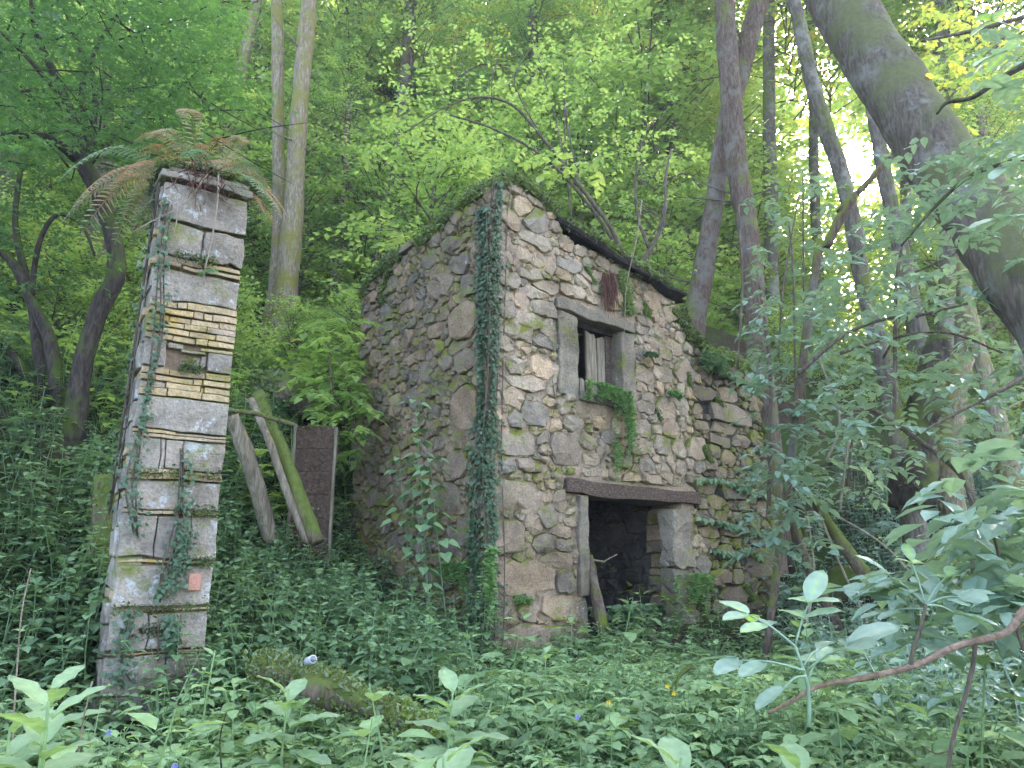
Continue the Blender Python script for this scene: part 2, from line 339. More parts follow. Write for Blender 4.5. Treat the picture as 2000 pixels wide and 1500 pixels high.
# ------------------------------------------------------------------ ground
C0 = P(950, 1112, 7.5)[:2]
FAZ = math.radians(48.7); FA = np.array([math.sin(FAZ), math.cos(FAZ)]); FN = np.array([-FA[1], FA[0]]); ZB = .68
def HW(s, t): return C0 + FA * s + FN * t           # house-local to world
def hl(x, y):
    d = np.stack([np.asarray(x) - C0[0], np.asarray(y) - C0[1]], -1); return d @ FA, d @ FN
CP = [(0, 0, .2), (-3, 0, .3), (3, 0, .15), (0, 2, .36), (-2, 2.5, .36), (-2.2, 3.8, .4), (2, 2.5, .36), (0, 4, .5), (1.5, 5, .5), (-2.5, 4.7, .42), (-1.8, 5.2, .55), (-3.4, 3.2, .65), (3, 5, .5), (4.2, 6.2, .65),
      (-4.9, 7.6, 2.9), (-4, 6, 1.7), (-3.1, 6, 1.1), (-2.1, 6.5, .95), (-1.2, 6.6, .75), (-6.5, 6, 3.3), (-5, 4, 1.4), (-8, 4, 2.8), (-2.7, 8.2, 1.7), (-2.9, 9.1, 3.2), (-3.4, 9.1, 3.3), (-2.2, 9.8, 3.3), (-3.2, 9.7, 3.7), (-3.0, 10.8, 4.2), (-4.3, 13, 4.9), (-6.6, 10, 4.6),
      (-8, 12, 6.5), (-10, 8, 5.4), (3.4, 13, 5.6), (4.6, 13.2, 5.6), (5.8, 13.6, 3.6), (7.6, 13.5, 3.0), (9.8, 15, 3.6), (4.6, 9.6, 1.15), (5.6, 11.5, 2.0), (6.5, 9, 1.6), (8, 6, 1.3), (4.6, 7.6, .85), (11, 10, 2.4),
      (12, 25, 7), (5, 20, 9), (0, 20, 9.5), (-8, 20, 10.5), (0, 28, 13.5), (-12, 28, 15), (20, 40, 11), (0, 45, 20), (-20, 40, 22), (20, 12, 3), (-20, 10, 10), (0, -10, -.8), (20, -10, -1), (-20, -10, 3),
      (40, 70, 16), (-40, 70, 30), (0, 80, 26), (60, 20, 8), (-50, 10, 20), (-50, -40, 8), (50, -40, -4), (0, -40, -3)]
for s, t, z in [(-.1, -.3, .62), (1, -.2, .66), (2.2, -.2, .72), (3.2, -.25, .78), (4.3, -.25, .85), (5.4, -.2, 1.0), (3.9, .6, 4.3), (4.6, .6, 4.35), (5.3, .7, 3.9), (5.9, .5, 1.6), (-.4, 1, .8), (-.4, 2.2, 1.2), (-.2, 3, 2.1), (1, 3, 3.2), (2.3, 3, 4.1), (3.6, 2.8, 4.7), (4.6, 2, 5.0)]:
    x, y = HW(s, t); CP.append((x, y, z))
CP = np.array(CP); _D = np.linalg.norm(CP[:, None, :2] - CP[None, :, :2], axis=2)
_n = len(CP); _A = np.zeros((_n + 3, _n + 3)); _A[:_n, :_n] = _D + np.eye(_n) * -.02; _A[:_n, _n] = 1; _A[:_n, _n + 1:] = CP[:, :2]; _A[_n:, :_n] = _A[:_n, _n:].T
_W = np.linalg.solve(_A, np.concatenate([CP[:, 2], np.zeros(3)]))
def ground(x, y):
    x = np.asarray(x, float); y = np.asarray(y, float); sh = x.shape; x = x.ravel(); y = y.ravel()
    z = _W[_n] + _W[_n + 1] * x + _W[_n + 2] * y
    for i in range(_n): z = z + _W[i] * np.hypot(x - CP[i, 0], y - CP[i, 1])
    p = np.stack([x, y, x * 0], 1)
    z = z + .05 * vf(p, .8) + .2 * vf(p, .15) * np.clip((np.hypot(x, y) - 12) / 10, 0, 1)
    s, t = hl(x, y); ins = (s > .1) & (s < 3.35) & (t > .1) & (t < 2.5)
    z = np.where(ins, .7, z)
    s0 = (s > 3.3) & (s < 5.6) & (t > -.1) & (t < .3); z = np.where(s0, np.minimum(z, 3.9), z)
    fr = (s > -1.0) & (s < 5.65) & (t > -1.6) & (t <= .3); z = np.where(fr, np.minimum(z, .66 + .06 * np.clip(s, 0, 6)), z)
    return z.reshape(sh)
def gz(x, y): return float(ground(np.array([x]), np.array([y]))[0])
def axis(a, b, fine0, fine1, st):
    l = [fine0]; d = st
    while l[-1] > a: d *= 1.18; l.append(l[-1] - d)
    r = [fine1]; d = st
    while r[-1] < b: d *= 1.18; r.append(r[-1] + d)
    return np.array(l[:0:-1] + list(np.arange(fine0, fine1, st)) + r)
gx = axis(-160, 160, -9, 12, .14); gy = axis(-120, 220, 1, 17, .14)
X, Yg = np.meshgrid(gx, gy); Z = ground(X, Yg)
V = np.stack([X, Yg, Z], 2).reshape(-1, 3); nx = len(gx); ny = len(gy)
i = (np.arange(ny - 1)[:, None] * nx + np.arange(nx - 1)[None]).ravel()
T = np.vstack([np.stack([i, i + 1, i + nx + 1], 1), np.stack([i, i + nx + 1, i + nx], 1)])
tag(link('ground', tri_mesh('ground', V, T, M_SOIL, smooth=True)), kind='structure', label='dark leaf-littered forest ground rising to a wooded bank')

# ------------------------------------------------------------------ masonry
def plane_hit(O, D, Nn, px, py):
    """pixel -> (s, z) on the vertical plane through O (xy) running along D with normal Nn"""
    d = ray(px, py); k = ((O - CAM[:2]) @ Nn) / (d[:2] @ Nn); q = CAM + d * k
    return float((q[:2] - O) @ D), float(q[2])
def fac(px, py): return plane_hit(C0, FA, FN, px, py)
def lef(px, py): return plane_hit(C0, FN, FA, px, py)
def pack_stones(smax, z0, z1, mask, manual, classes, seed, grow=3, res=.012, aspect=(1.1, 2.0), rot=.25, kmax=12):
    """irregular rubble: stamp stones from large to small on a fine raster of the wall, let them grow to thin joints,
    return their outlines [(cs, cz, poly(k,2), area)]"""
    r = np.random.default_rng(seed); W = int(smax / res); H = int((z1 - z0) / res)
    ss, zz = np.meshgrid((np.arange(W) + .5) * res, z0 + (np.arange(H) + .5) * res)
    ok = mask(ss, zz); lab = np.zeros((H, W), np.int32); cen = [None]
    nz = vf(np.stack([ss, zz, ss * 0 + seed], 2), 9, 2) * .16
    def stamp(cs, cz, hw, hh, th, pw, force=False):
        R = math.hypot(hw, hh) * 1.15 + .02
        a0 = max(0, int((cs - R) / res)); a1 = min(W, int((cs + R) / res) + 1); b0 = max(0, int((cz - z0 - R) / res)); b1 = min(H, int((cz - z0 + R) / res) + 1)
        if a1 <= a0 or b1 <= b0: return False
        x = ss[b0:b1, a0:a1] - cs; y = zz[b0:b1, a0:a1] - cz; c, s = math.cos(th), math.sin(th)
        u = (x * c + y * s) / hw; v = (-x * s + y * c) / hh
        d = (np.abs(u) ** pw + np.abs(v) ** pw) ** (1 / pw) + nz[b0:b1, a0:a1]
        ins = d < 1; L = lab[b0:b1, a0:a1]
        if not ins.any(): return False
        if not force and ((L[ins] > 0).mean() > .03 or (~ok[b0:b1, a0:a1][ins]).mean() > .12): return False
        m = ins & (L == 0) & ok[b0:b1, a0:a1]
        if m.sum() < 8: return False
        L[m] = len(cen); cen.append((cs, cz)); return True
    for cs, cz, hw, hh in manual: stamp(cs, cz, hw, hh, r.normal(0, .03), 3.5, True)
    for size, tries in classes:
        for _ in range(tries):
            sz = size * r.uniform(.8, 1.2); asp = r.uniform(*aspect)
            stamp(r.uniform(0, smax), r.uniform(z0, z1), sz * math.sqrt(asp) / 2, sz / math.sqrt(asp) / 2, r.normal(0, rot), r.uniform(2.4, 4))
    for _ in range(grow):
        for ax, sh in ((0, 1), (0, -1), (1, 1), (1, -1)):
            sft = np.roll(lab, sh, ax); m = (lab == 0) & (sft > 0) & ok; lab[m] = sft[m]
    out = []
    for l in range(1, len(cen)):
        yy, xx = np.nonzero(lab == l)
        if len(yy) < 12: continue
        cx, cy = xx.mean(), yy.mean(); area = len(yy) * res * res
        k = int(np.clip(8 + math.sqrt(area) * 18, 8, kmax)); pts = []
        off = r.uniform(0, 1)
        for j in range(k):
            a = (j + off + r.uniform(-.25, .25)) * 2 * math.pi / k; ca, sa = math.cos(a), math.sin(a); d = 0
            while True:
                X_, Y_ = int(cx + ca * d), int(cy + sa * d)
                if X_ < 0 or Y_ < 0 or X_ >= W or Y_ >= H or lab[Y_, X_] != l: break
                d += .5
            d = max(.8, d - .75); pts.append((ca * d * res, sa * d * res))
        out.append(((cx + .5) * res, z0 + (cy + .5) * res, np.array(pts), area))
    return out
def stone_geo(poly, proud, r, depth=.1, crown=.5, noise=.012):
    """x along the wall, y into the wall, z up"""
    k = len(poly); sz = math.sqrt(abs(np.ptp(poly[:, 0]) * np.ptp(poly[:, 1])))
    th = max(.012, min(proud, sz * .3)); inn = 1 - min(.28, .016 / max(sz, .05) + .05)
    tilt = r.normal(0, .06, 2)
    def f(q): return q @ tilt
    V = [np.stack([poly[:, 0], np.full(k, depth), poly[:, 1]], 1)]
    V.append(np.stack([poly[:, 0], -th * .62 + f(poly) + r.normal(0, noise * .5, k), poly[:, 1]], 1))
    p2 = poly * (inn + r.normal(0, .04, (k, 1)))
    V.append(np.stack([p2[:, 0], -th + f(p2) + r.normal(0, noise, k), p2[:, 1]], 1))
    c = poly.mean(0) + r.normal(0, .12 * sz, 2)
    V.append(np.array([[c[0], -th - crown * .012 + r.normal(0, noise), c[1]]]))
    V = np.vstack(V); T = []
    for ring in (0, 1):
        for j in range(k):
            a, b = ring * k + j, ring * k + (j + 1) % k; T += [(a, b, b + k), (a, b + k, a + k)]
    for j in range(k): T.append((2 * k + j, 2 * k + (j + 1) % k, 3 * k))
    return V, np.array(T)
def place_sz(V, cs, cz, kind):
    """wall-local -> thing-local. kind 'front' : s -> +x, into wall -> +y ; 'side': s -> +y, into wall -> +x"""
    if kind == 'front': return V
    return V[:, [1, 0, 2]]
def masonry(parent, stones, kind, off, mat, seed, limit=290, minsize=.075, proud=(.02, .05), name='stone', flip=None):
    r = np.random.default_rng(seed); stones = sorted(stones, key=lambda q: -q[3]); acc = Acc(); cnt = 0
    for cs, cz, poly, area in stones:
        V, T = stone_geo(poly, r.uniform(*proud), r)
        if kind == 'side': V = V[:, [1, 0, 2]]; T = T[:, ::-1]; loc = (off, cs, cz)
        elif kind == 'back': V = V * np.array([-1, -1, 1]); loc = (cs, off, cz)
        elif kind == 'sideback': V = V[:, [1, 0, 2]] * np.array([-1, 1, 1]); loc = (off, cs, cz)
        else: loc = (cs, off, cz)
        if cnt < limit and math.sqrt(area) > minsize:
            me = tri_mesh(name, V, T, mat); link(name, me, parent, loc); cnt += 1
        else: acc.add(V + np.array(loc), T, r.random())
    if acc.n: tag(acc.obj('small_stones', mat, parent), kind='stuff')
    return cnt
def mortar(name, smax, z0, z1, mask, kind, off, thick, mat, parent, cell=.04, rel=.03, seed=0):
    W = int(smax / cell) + 1; H = int((z1 - z0) / cell) + 1
    ss, zz = np.meshgrid((np.arange(W) + .5) * cell, z0 + (np.arange(H) + .5) * cell); M = mask(ss, zz)
    gs, gzz = np.meshgrid(np.arange(W + 1) * cell, z0 + np.arange(H + 1) * cell)
    p = np.stack([gs, gzz, gs * 0 + seed * 3.1], 2); d = rel * vf(p, 7, 4); js = vf(p + 5, 11, 2) * cell * .3; jz = vf(p + 9, 11, 2) * cell * .3
    front = np.stack([gs + js, d, gzz + jz], 2).reshape(-1, 3); back = front.copy(); back[:, 1] = thick; n = len(front)
    idx = lambda y, x: y * (W + 1) + x
    yy, xx = np.nonzero(M); a, b, c, e = idx(yy, xx), idx(yy, xx + 1), idx(yy + 1, xx + 1), idx(yy + 1, xx)
    T = [np.stack([a, b, c], 1), np.stack([a, c, e], 1), np.stack([a, c, b], 1) + n, np.stack([a, e, c], 1) + n]
    Mp = np.pad(M, 1)
    for dy, dx, (p1, p2) in ((0, -1, (0, 3)), (0, 1, (1, 2)), (-1, 0, (0, 1)), (1, 0, (3, 2))):
        m = M & ~Mp[1 + dy:1 + dy + H, 1 + dx:1 + dx + W]; yy, xx = np.nonzero(m)
        q = [idx(yy, xx), idx(yy, xx + 1), idx(yy + 1, xx + 1), idx(yy + 1, xx)]
        T += [np.stack([q[p1], q[p2], q[p2] + n], 1), np.stack([q[p1], q[p2] + n, q[p1] + n], 1)]
    T = np.vstack(T); V = np.vstack([front, back]); u = np.unique(T); mp = np.full(len(V), -1); mp[u] = np.arange(len(u)); V = V[u]; T = mp[T]
    if kind == 'side': V = V[:, [1, 0, 2]]; V[:, 0] += off
    else: V[:, 1] += off
    return link(name, tri_mesh(name, V, T, mat, var=.5 + .5 * vf(V, 2), smooth=True), parent)
def rough_box(x0, x1, y0, y1, z0, z1, rough=.012, step=.07, bev=.012, nsc=6, shear=None):
    """box with gridded, noisy faces and worn edges"""
    S = np.array([x1 - x0, y1 - y0, z1 - z0]); c = np.array([x0 + x1, y0 + y1, z0 + z1]) / 2; acc = Acc()
    for ax in range(3):
        u, v = [(1, 2), (2, 0), (0, 1)][ax]; nu = int(np.clip(S[u] / step, 1, 14)) + 2; nv = int(np.clip(S[v] / step, 1, 14)) + 2
        def ln(n, L): return np.concatenate([[-L / 2], np.linspace(-L / 2 + bev, L / 2 - bev, n - 1), [L / 2]])
        A_, B_ = np.meshgrid(ln(nu, S[u]), ln(nv, S[v])); m, k = A_.shape
        for sg in (-1, 1):
            q = np.zeros(A_.shape + (3,)); q[..., u] = A_; q[..., v] = B_; q[..., ax] = sg * S[ax] / 2
            q = q.reshape(-1, 3); cl = np.clip(q, -S / 2 + bev, S / 2 - bev); d = q - cl; L = np.linalg.norm(d, axis=1, keepdims=True)
            q = cl + d / np.maximum(L, 1e-9) * bev
            w_ = q + c; q = w_ + rough * np.stack([vf(w_, nsc), vf(w_ + 31, nsc), vf(w_ + 57, nsc)], 1)
            if shear is not None: q = shear(q)
            i = (np.arange(m - 1)[:, None] * k + np.arange(k - 1)[None]).ravel()
            T = np.vstack([np.stack([i, i + 1, i + k + 1], 1), np.stack([i, i + k + 1, i + k], 1)])
            if sg < 0: T = T[:, ::-1]
            acc.add(q, T)
    return acc
def inpoly(s, z, poly):
    r = np.zeros(s.shape, bool); n = len(poly)
    for i in range(n):
        x1, y1 = poly[i]; x2, y2 = poly[(i + 1) % n]
        c = ((y1 > z) != (y2 > z)) & (s < (x2 - x1) * (z - y1) / (y2 - y1 + 1e-12) + x1); r ^= c
    return r

house = empty('ruined_stone_house', (C0[0], C0[1], 0), math.atan2(FA[1], FA[0]), 'roofless two storey rubble stone ruin with dark doorway, upper window and mossy top', 'ruin')
# facade: outline read off the photograph on the plane of the wall
FP = [(-.0, .3), (5.62, .3), (5.6, 1.3), (5.5, 2.6), (5.36, 3.4), (5.42, 4.35), (4.9, 4.45), (4.3, 4.42), (3.9, 4.45), (3.6, 4.62), (3.46, 4.75), (3.4, 5.05), (3.1, 5.12), (2.7, 5.2), (1.9, 5.38), (1.35, 5.36), (1.1, 5.45), (1.0, 5.62), (.7, 5.75), (.35, 5.86), (.12, 5.7), (-.0, 5.5)]
DOOR = (1.42, 2.9, .5, 2.32); WIN = (1.32, 2.12, 3.52, 4.42)
def fmask(s, z):
    wob = .03 * vn(np.stack([s, z, s * 0], -1), 6)
    m = inpoly(s, z + wob, FP)
    m &= ~((s > 1.37) & (s < 3.2) & (z < 2.36)); m &= ~((s > 1.22) & (s < 2.24) & (z > 3.46) & (z < 4.5))
    return m
FR = [(1.0, 1.33, 3.45, 4.5), (2.1, 2.36, 3.4, 4.43), (.98, 2.4, 4.4, 4.62), (1.27, 1.44, 1.2, 2.32), (2.88, 3.35, .5, 2.25), (1.1, 3.56, 2.28, 2.5), (1.3, 2.2, 3.28, 3.52)]
def fsmask(s, z):
    m = fmask(s, z)
    for a, b, c, d in FR: m &= ~((s > a - .01) & (s < b + .01) & (z > c - .01) & (z < d + .01))
    return m
MAN = """1100 880 62 58;1039 810 50 44;1054 717 48 45;1004 717 38 36;1020 747 90 28;1004 650 60 30;1060 670 45 24;1060 603 52 26;1027 627 44 26;1043 577 42 24;1067 563 50 24;1030 538 55 16;1060 515 48 30
1003 866 76 50;987 910 34 28;1034 910 56 20;1007 968 92 60;987 1050 64 62;1020 1130 126 64;1100 1187 96 45;973 1200 38 46;1040 1262 165 76;1113 1232 22 28;1137 1243 30 50;1093 1040 44 22;1100 1063 40 26;1083 1097 66 26;1103 1137 34 40
1120 830 42 26;1150 900 34 24;1147 925 28 22;1214 903 34 24;1260 908 30 28;1233 937 34 24;1270 940 34 26;1244 873 36 34;1290 870 34 34;1307 840 32 30;1297 800 36 36;1252 733 32 30;1293 733 32 30;1247 758 28 20;1265 778 30 18;1253 797 38 20;1240 643 32 18;1257 630 28 16;1277 650 38 18;1237 663 28 18;1239 683 28 18;1263 663 20 15;1287 667 24 14;1273 590 34 34
1113 570 52 26;1370 770 46 26;1420 773 38 30;1420 807 92 38;1361 805 20 28;1410 835 54 26;1406 860 40 26;1446 862 38 22;1360 877 48 40;1421 895 28 28;1396 882 22 26;1370 948 66 30;1430 957 52 40;1346 770 24 22;1383 1040 50 22;1427 1037 38 26;1495 1100 78 56;1403 1128 46 28;1436 1127 20 26;1433 1163 60 28;1512 1150 40 40;1385 1060 36 20
1060 400 70 18;1110 520 50 20;1040 470 60 30;1150 540 50 24"""
def manual(txt, f):
    o = []
    for l in txt.replace('\n', ';').split(';'):
        x, y, w_, h_ = map(float, l.split()); a = f(x - w_ / 2, y); b = f(x + w_ / 2, y); c = f(x, y - h_ / 2); d = f(x, y + h_ / 2)
        o.append(((a[0] + b[0]) / 2, (c[1] + d[1]) / 2, abs(b[0] - a[0]) / 2, abs(c[1] - d[1]) / 2))
    return o
wf = mortar('front_wall', 5.7, .3, 5.95, lambda s, z: fmask(s, z) & (s < 3.62 + .12 * np.sin(z * 5)), 'front', 0, .46, M_MORT, house, seed=1)
stF = pack_stones(5.7, .3, 5.95, fsmask, manual(MAN, fac), [(.3, 150), (.22, 900), (.16, 3200), (.11, 7000), (.075, 12000)], 11, grow=2, rot=.35)
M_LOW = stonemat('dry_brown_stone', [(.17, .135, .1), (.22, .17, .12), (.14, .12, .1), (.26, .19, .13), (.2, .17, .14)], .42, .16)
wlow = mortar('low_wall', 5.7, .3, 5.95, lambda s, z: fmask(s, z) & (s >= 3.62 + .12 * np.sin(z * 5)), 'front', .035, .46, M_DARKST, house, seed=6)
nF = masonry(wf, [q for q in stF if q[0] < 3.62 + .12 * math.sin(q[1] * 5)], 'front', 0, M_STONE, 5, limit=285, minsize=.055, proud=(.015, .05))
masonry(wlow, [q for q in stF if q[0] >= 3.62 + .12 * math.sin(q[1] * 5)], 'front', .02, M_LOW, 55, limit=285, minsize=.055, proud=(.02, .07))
LP = [(0, .3), (2.66, .3), (2.66, 5.05), (2.5, 5.22), (2.2, 5.32), (1.8, 5.3), (1.2, 5.42), (.7, 5.5), (.35, 5.6), (0, 5.66)]
def lmask(s, z): return inpoly(s, z + .03 * vn(np.stack([s, z, s * 0 + 4], -1), 6), LP)
MANL = """910 630 52 72;855 650 30 30;868 562 46 44;900 520 44 40;912 800 54 80;912 707 40 40;897 677 34 26;779 793 20 44;864 760 30 26;900 757 34 28;725 860 22 40;752 850 26 36;897 912 44 50;880 973 46 50;915 1040 40 60;920 1130 34 70;915 1210 40 50;800 600 30 26;770 560 26 30;760 640 26 22;740 700 22 30;820 700 30 24;850 840 34 30;920 560 30 40"""
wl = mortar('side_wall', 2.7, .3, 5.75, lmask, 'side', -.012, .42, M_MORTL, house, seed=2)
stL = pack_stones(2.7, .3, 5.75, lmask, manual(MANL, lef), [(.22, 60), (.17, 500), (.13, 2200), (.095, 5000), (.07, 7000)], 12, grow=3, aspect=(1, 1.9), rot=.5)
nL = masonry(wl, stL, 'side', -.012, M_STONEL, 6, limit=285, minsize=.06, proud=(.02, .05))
# return wall on the right, rear wall, inner lining seen through the doorway
def rmask(s, z): return inpoly(s, z, [(0, .3), (2.1, .3), (2.1, 4.95), (0, 5.0)])
mortar('cross_wall', 2.1, .3, 5.1, rmask, 'side', 3.0, .36, M_MORTL, house, seed=3).location = (.2, .47, 0)
def bmask(s, z): return inpoly(s, z, [(0, .3), (3.35, .3), (3.35, 5.0), (1.6, 5.1), (0, 5.1)]) & ~((s > 1.5) & (s < 2.4) & (z > 3.2) & (z < 4.7))
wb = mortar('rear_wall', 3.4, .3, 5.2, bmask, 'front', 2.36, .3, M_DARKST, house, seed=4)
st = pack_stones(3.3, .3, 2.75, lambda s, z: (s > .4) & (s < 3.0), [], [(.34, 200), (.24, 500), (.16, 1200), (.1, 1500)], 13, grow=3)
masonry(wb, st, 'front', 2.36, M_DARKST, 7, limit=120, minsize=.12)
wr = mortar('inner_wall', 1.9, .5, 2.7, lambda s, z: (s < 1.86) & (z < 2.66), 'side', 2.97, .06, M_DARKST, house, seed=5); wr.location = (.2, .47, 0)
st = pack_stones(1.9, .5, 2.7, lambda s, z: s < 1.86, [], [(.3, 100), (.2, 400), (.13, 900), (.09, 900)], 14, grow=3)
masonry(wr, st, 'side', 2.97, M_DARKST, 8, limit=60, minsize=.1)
for o in wr.children: pass
# unseen storey floor (joists + boards), added to keep the ground floor dark
for k in range(9):
    x0 = .45 + k * .285
    rough_box(x0, x0 + .28, .47, 2.34, 2.62 + .006 * (k % 2), 2.66 + .006 * (k % 2), .004).obj('added_floorboard', W_DARK, house)
for k in range(4): rough_box(.6 + k * .62, .72 + k * .62, .47, 2.34, 2.48, 2.615, .006).obj('added_joist', W_DARK, house)
# dressed surrounds
def block(name, b, mat, parent=house, **k):
    return rough_box(*b, **k).obj(name, mat, parent)
wfr = block('window_jamb', (1.02, 1.325, -.045, .44, 3.42, 4.41), M_DRESS, rough=.016, nsc=9)
block('window_jamb', (2.125, 2.37, -.04, .44, 3.36, 4.40), M_DRESS, rough=.014, nsc=9)
block('window_lintel', (1.0, 2.38, -.06, .44, 4.425, 4.555), M_DRESS, rough=.025, nsc=5)
block('window_sill', (1.34, 2.1, -.04, .36, 3.4, 3.5), M_DRESS, rough=.02, nsc=6)
def plank(x0, x1, z0, z1, y=.13, ragged=.06, mat=W_GREY, th=.028):
    nx_, nz_ = 5, 12; V = []; 
    for j in range(nz_ + 1):
        for i_ in range(nx_ + 1):
            t = j / nz_; x = x0 + (x1 - x0) * i_ / nx_ + (.006 * vn(np.array([[t * 3, x0 * 9, 0]]), 4)[0]) ; z = z0 + (z1 - z0) * t
            if j == nz_: z += ragged * vn(np.array([[x * 3, x0, 0]]), 12)[0]
            V.append((x, y + .004 * vn(np.array([[x, 0, z]]), 20)[0], z))
    V = np.array(V); n = len(V); i = (np.arange(nz_)[:, None] * (nx_ + 1) + np.arange(nx_)[None]).ravel(); q = nx_ + 1
    T = np.vstack([np.stack([i, i + 1, i + q + 1], 1), np.stack([i, i + q + 1, i + q], 1)]); B = V + np.array([0, th, 0])
    bd = list(range(q)) + [q * j + nx_ for j in range(1, nz_ + 1)] + [q * nz_ + nx_ - j for j in range(1, q)] + [q * (nz_ - j) for j in range(1, nz_ + 1)]
    S = []
    for a, b in zip(bd[:-1], bd[1:]): S += [(b, a, a + n), (b, a + n, b + n)]
    a = Acc(); a.add(np.vstack([V, B]), np.vstack([T, T[:, ::-1] + n, np.array(S)]), .5)
    return a.obj('shutter_plank', mat, house)
plank(1.335, 1.5, 3.51, 4.36); plank(1.66, 1.84, 3.51, 4.28, ragged=.1); plank(1.855, 1.99, 3.51, 4.3, ragged=.05); plank(1.56, 1.645, 3.51, 3.72, y=.16); plank(2.01, 2.11, 3.51, 4.36, mat=W_RED)
block('window_head_board', (1.33, 2.12, .1, .3, 4.35, 4.42), W_DARK, rough=.008)
block('door_jamb', (1.29, 1.435, -.05, .45, 1.22, 2.3), M_DRESS, rough=.016, nsc=7)
block('door_jamb', (1.3, 1.42, .0, .45, .5, 1.21), M_DRESS, rough=.016, nsc=7)
block('door_jamb', (2.95, 3.35, -.06, .16, 1.52, 2.24), M_DRESS, rough=.03, nsc=9)
for k_, (a_, b_) in enumerate([(.56, .78), (.79, 1.02), (1.03, 1.2), (1.21, 1.42), (1.43, 1.52), (1.53, 1.7), (1.71, 1.83), (1.84, 2.06), (2.07, 2.26)]): block('door_jamb', (3.06 + .03 * (k_ % 3), 3.3, .215, .46, a_, b_), M_STONEL, rough=.025, nsc=8)
block('door_jamb', (2.98, 3.33, -.03, .2, 1.34, 1.51), M_DRESS, rough=.02, nsc=7)
block('door_jamb', (2.97, 3.33, -.05, .2, .55, 1.33), M_DRESS, rough=.03, nsc=9)
lt = rough_box(1.12, 3.56, -.07, .44, 2.31, 2.48, .02, nsc=3, step=.14)
lt.obj('door_lintel', W_RED, house)
rough_box(1.45, 2.87, -.02, .44, .45, .72, .03).obj('threshold', M_DRESS, house)
# timbers and slabs left of the roof, and an added light-blocking deck
def slab(name, corners, th, mat, rough=.015):
    """corners: 4 local points, extruded up by th"""
    c = np.array(corners, float); n = 8; V = []
    for j in range(n + 1):
        for i_ in range(n + 1):
            u, v = i_ / n, j / n; V.append((1 - u) * (1 - v) * c[0] + u * (1 - v) * c[1] + u * v * c[2] + (1 - u) * v * c[3])
    V = np.array(V); V += rough * np.stack([vf(V, 5), vf(V + 9, 5), vf(V + 21, 5)], 1); m = len(V); q = n + 1
    i = (np.arange(n)[:, None] * q + np.arange(n)[None]).ravel(); T = np.vstack([np.stack([i, i + 1, i + q + 1], 1), np.stack([i, i + q + 1, i + q], 1)])
    B = V + np.array([0, 0, th]); bd = list(range(q)) + [q * j + n for j in range(1, q)] + [q * n + n - j for j in range(1, q)] + [q * (n - j) for j in range(1, q)]
    S = []
    for a, b in zip(bd[:-1], bd[1:]): S += [(a, b, a + m), (b, b + m, a + m)]
    a = Acc(); a.add(np.vstack([V, B]), np.vstack([T[:, ::-1], T + m, np.array(S)]), .5); return a.obj(name, mat, house)
slab('roof_slab', [(2.6, -.16, 5.2), (3.3, -.24, 5.1), (3.46, .5, 5.14), (2.6, .9, 5.3)], .035, W_DARK, .035)
slab('roof_slab', [(3.0, -.05, 5.17), (3.42, -.12, 5.1), (3.55, .6, 5.16), (3.0, .6, 5.25)], .03, W_DARK, .03)
slab('roof_slab', [(1.7, -.12, 5.42), (2.5, -.16, 5.27), (2.55, 1.0, 5.37), (1.75, 1.0, 5.5)], .035, W_DARK, .035)
slab('roof_slab', [(1.05, -.07, 5.5), (1.8, -.1, 5.4), (1.8, 1.0, 5.5), (1.05, 1.0, 5.6)], .035, W_DARK, .035)
slab('roof_slab', [(.2, .1, 5.82), (1.05, .02, 5.64), (1.1, 1.2, 5.55), (.2, 1.2, 5.7)], .05, M_STONEL)
slab('roof_slab', [(-.1, 1.35, 5.38), (.8, 1.4, 5.4), (.8, 2.0, 5.34), (-.12, 1.95, 5.33)], .05, M_STONEL)
slab('roof_slab', [(-.05, 1.5, 5.46), (.6, 1.55, 5.5), (.6, 1.85, 5.45), (-.06, 1.8, 5.43)], .05, M_STONEL)
slab('roof_slab', [(.3, 1.1, 5.35), (3.3, .9, 5.25), (3.3, 2.7, 4.95), (.3, 2.7, 5.1)], .06, W_DARK)  # unseen deck added across the interior to keep daylight out
V, T = tube([(1.0, -.04, 5.56), (1.4, -.08, 5.47), (2.0, -.1, 5.34), (2.6, -.14, 5.23)], [.05, .055, .05, .04], 8, .2, 8, 4); a = Acc(); a.add(V, T); a.obj('roof_timber', W_DARK, house)

# moss cushions: a low lumpy body bristling with short blades
def moss_on(pts, nrm, dens, size, acc=None, lift=.0, r=rng):
    n = len(pts); k = int(dens)
    idx = r.integers(0, n, k); p = np.asarray(pts)[idx] + r.normal(0, .02, (k, 3)); nn = norm(np.asarray(nrm)[idx] + r.normal(0, .5, (k, 3)))
    d = norm(nn + r.normal(0, .5, (k, 3))); 
    leaves(acc, 'dia', p, d, rdir(k, 0, .6, r), size * r.uniform(.6, 1.4, k), np.clip(.5 + .4 * vf(p, 3) + r.normal(0, .15, k), 0, 1), .7)
def moss_ridge(path, width, hgt, dens, size=.035, name='moss', parent=house, r=rng, hang=.0):
    """thick moss draped along a path"""
    acc = Acc(); path = np.array(path, float)
    V, T = tube(path, [width] * len(path), 9, .5, 7, 5); c = V.copy(); V[:, 2] = np.where(True, V[:, 2], 0)
    acc.add(V, T, .3); k = dens; i = r.integers(0, len(V), k); p = V[i] + r.normal(0, width * .25, (k, 3))
    nn = rdir(k, .3, .6, r); d = nn.copy(); d[:, 2] -= hang
    leaves(acc, 'dia', p, d, rdir(k, 0, .6, r), size * r.uniform(.5, 1.5, k), np.clip(.55 + .5 * vf(p, 4) + r.normal(0, .15, k), 0, 1), .7)
    return tag(acc.obj(name, L_MOSS, parent), kind=None)
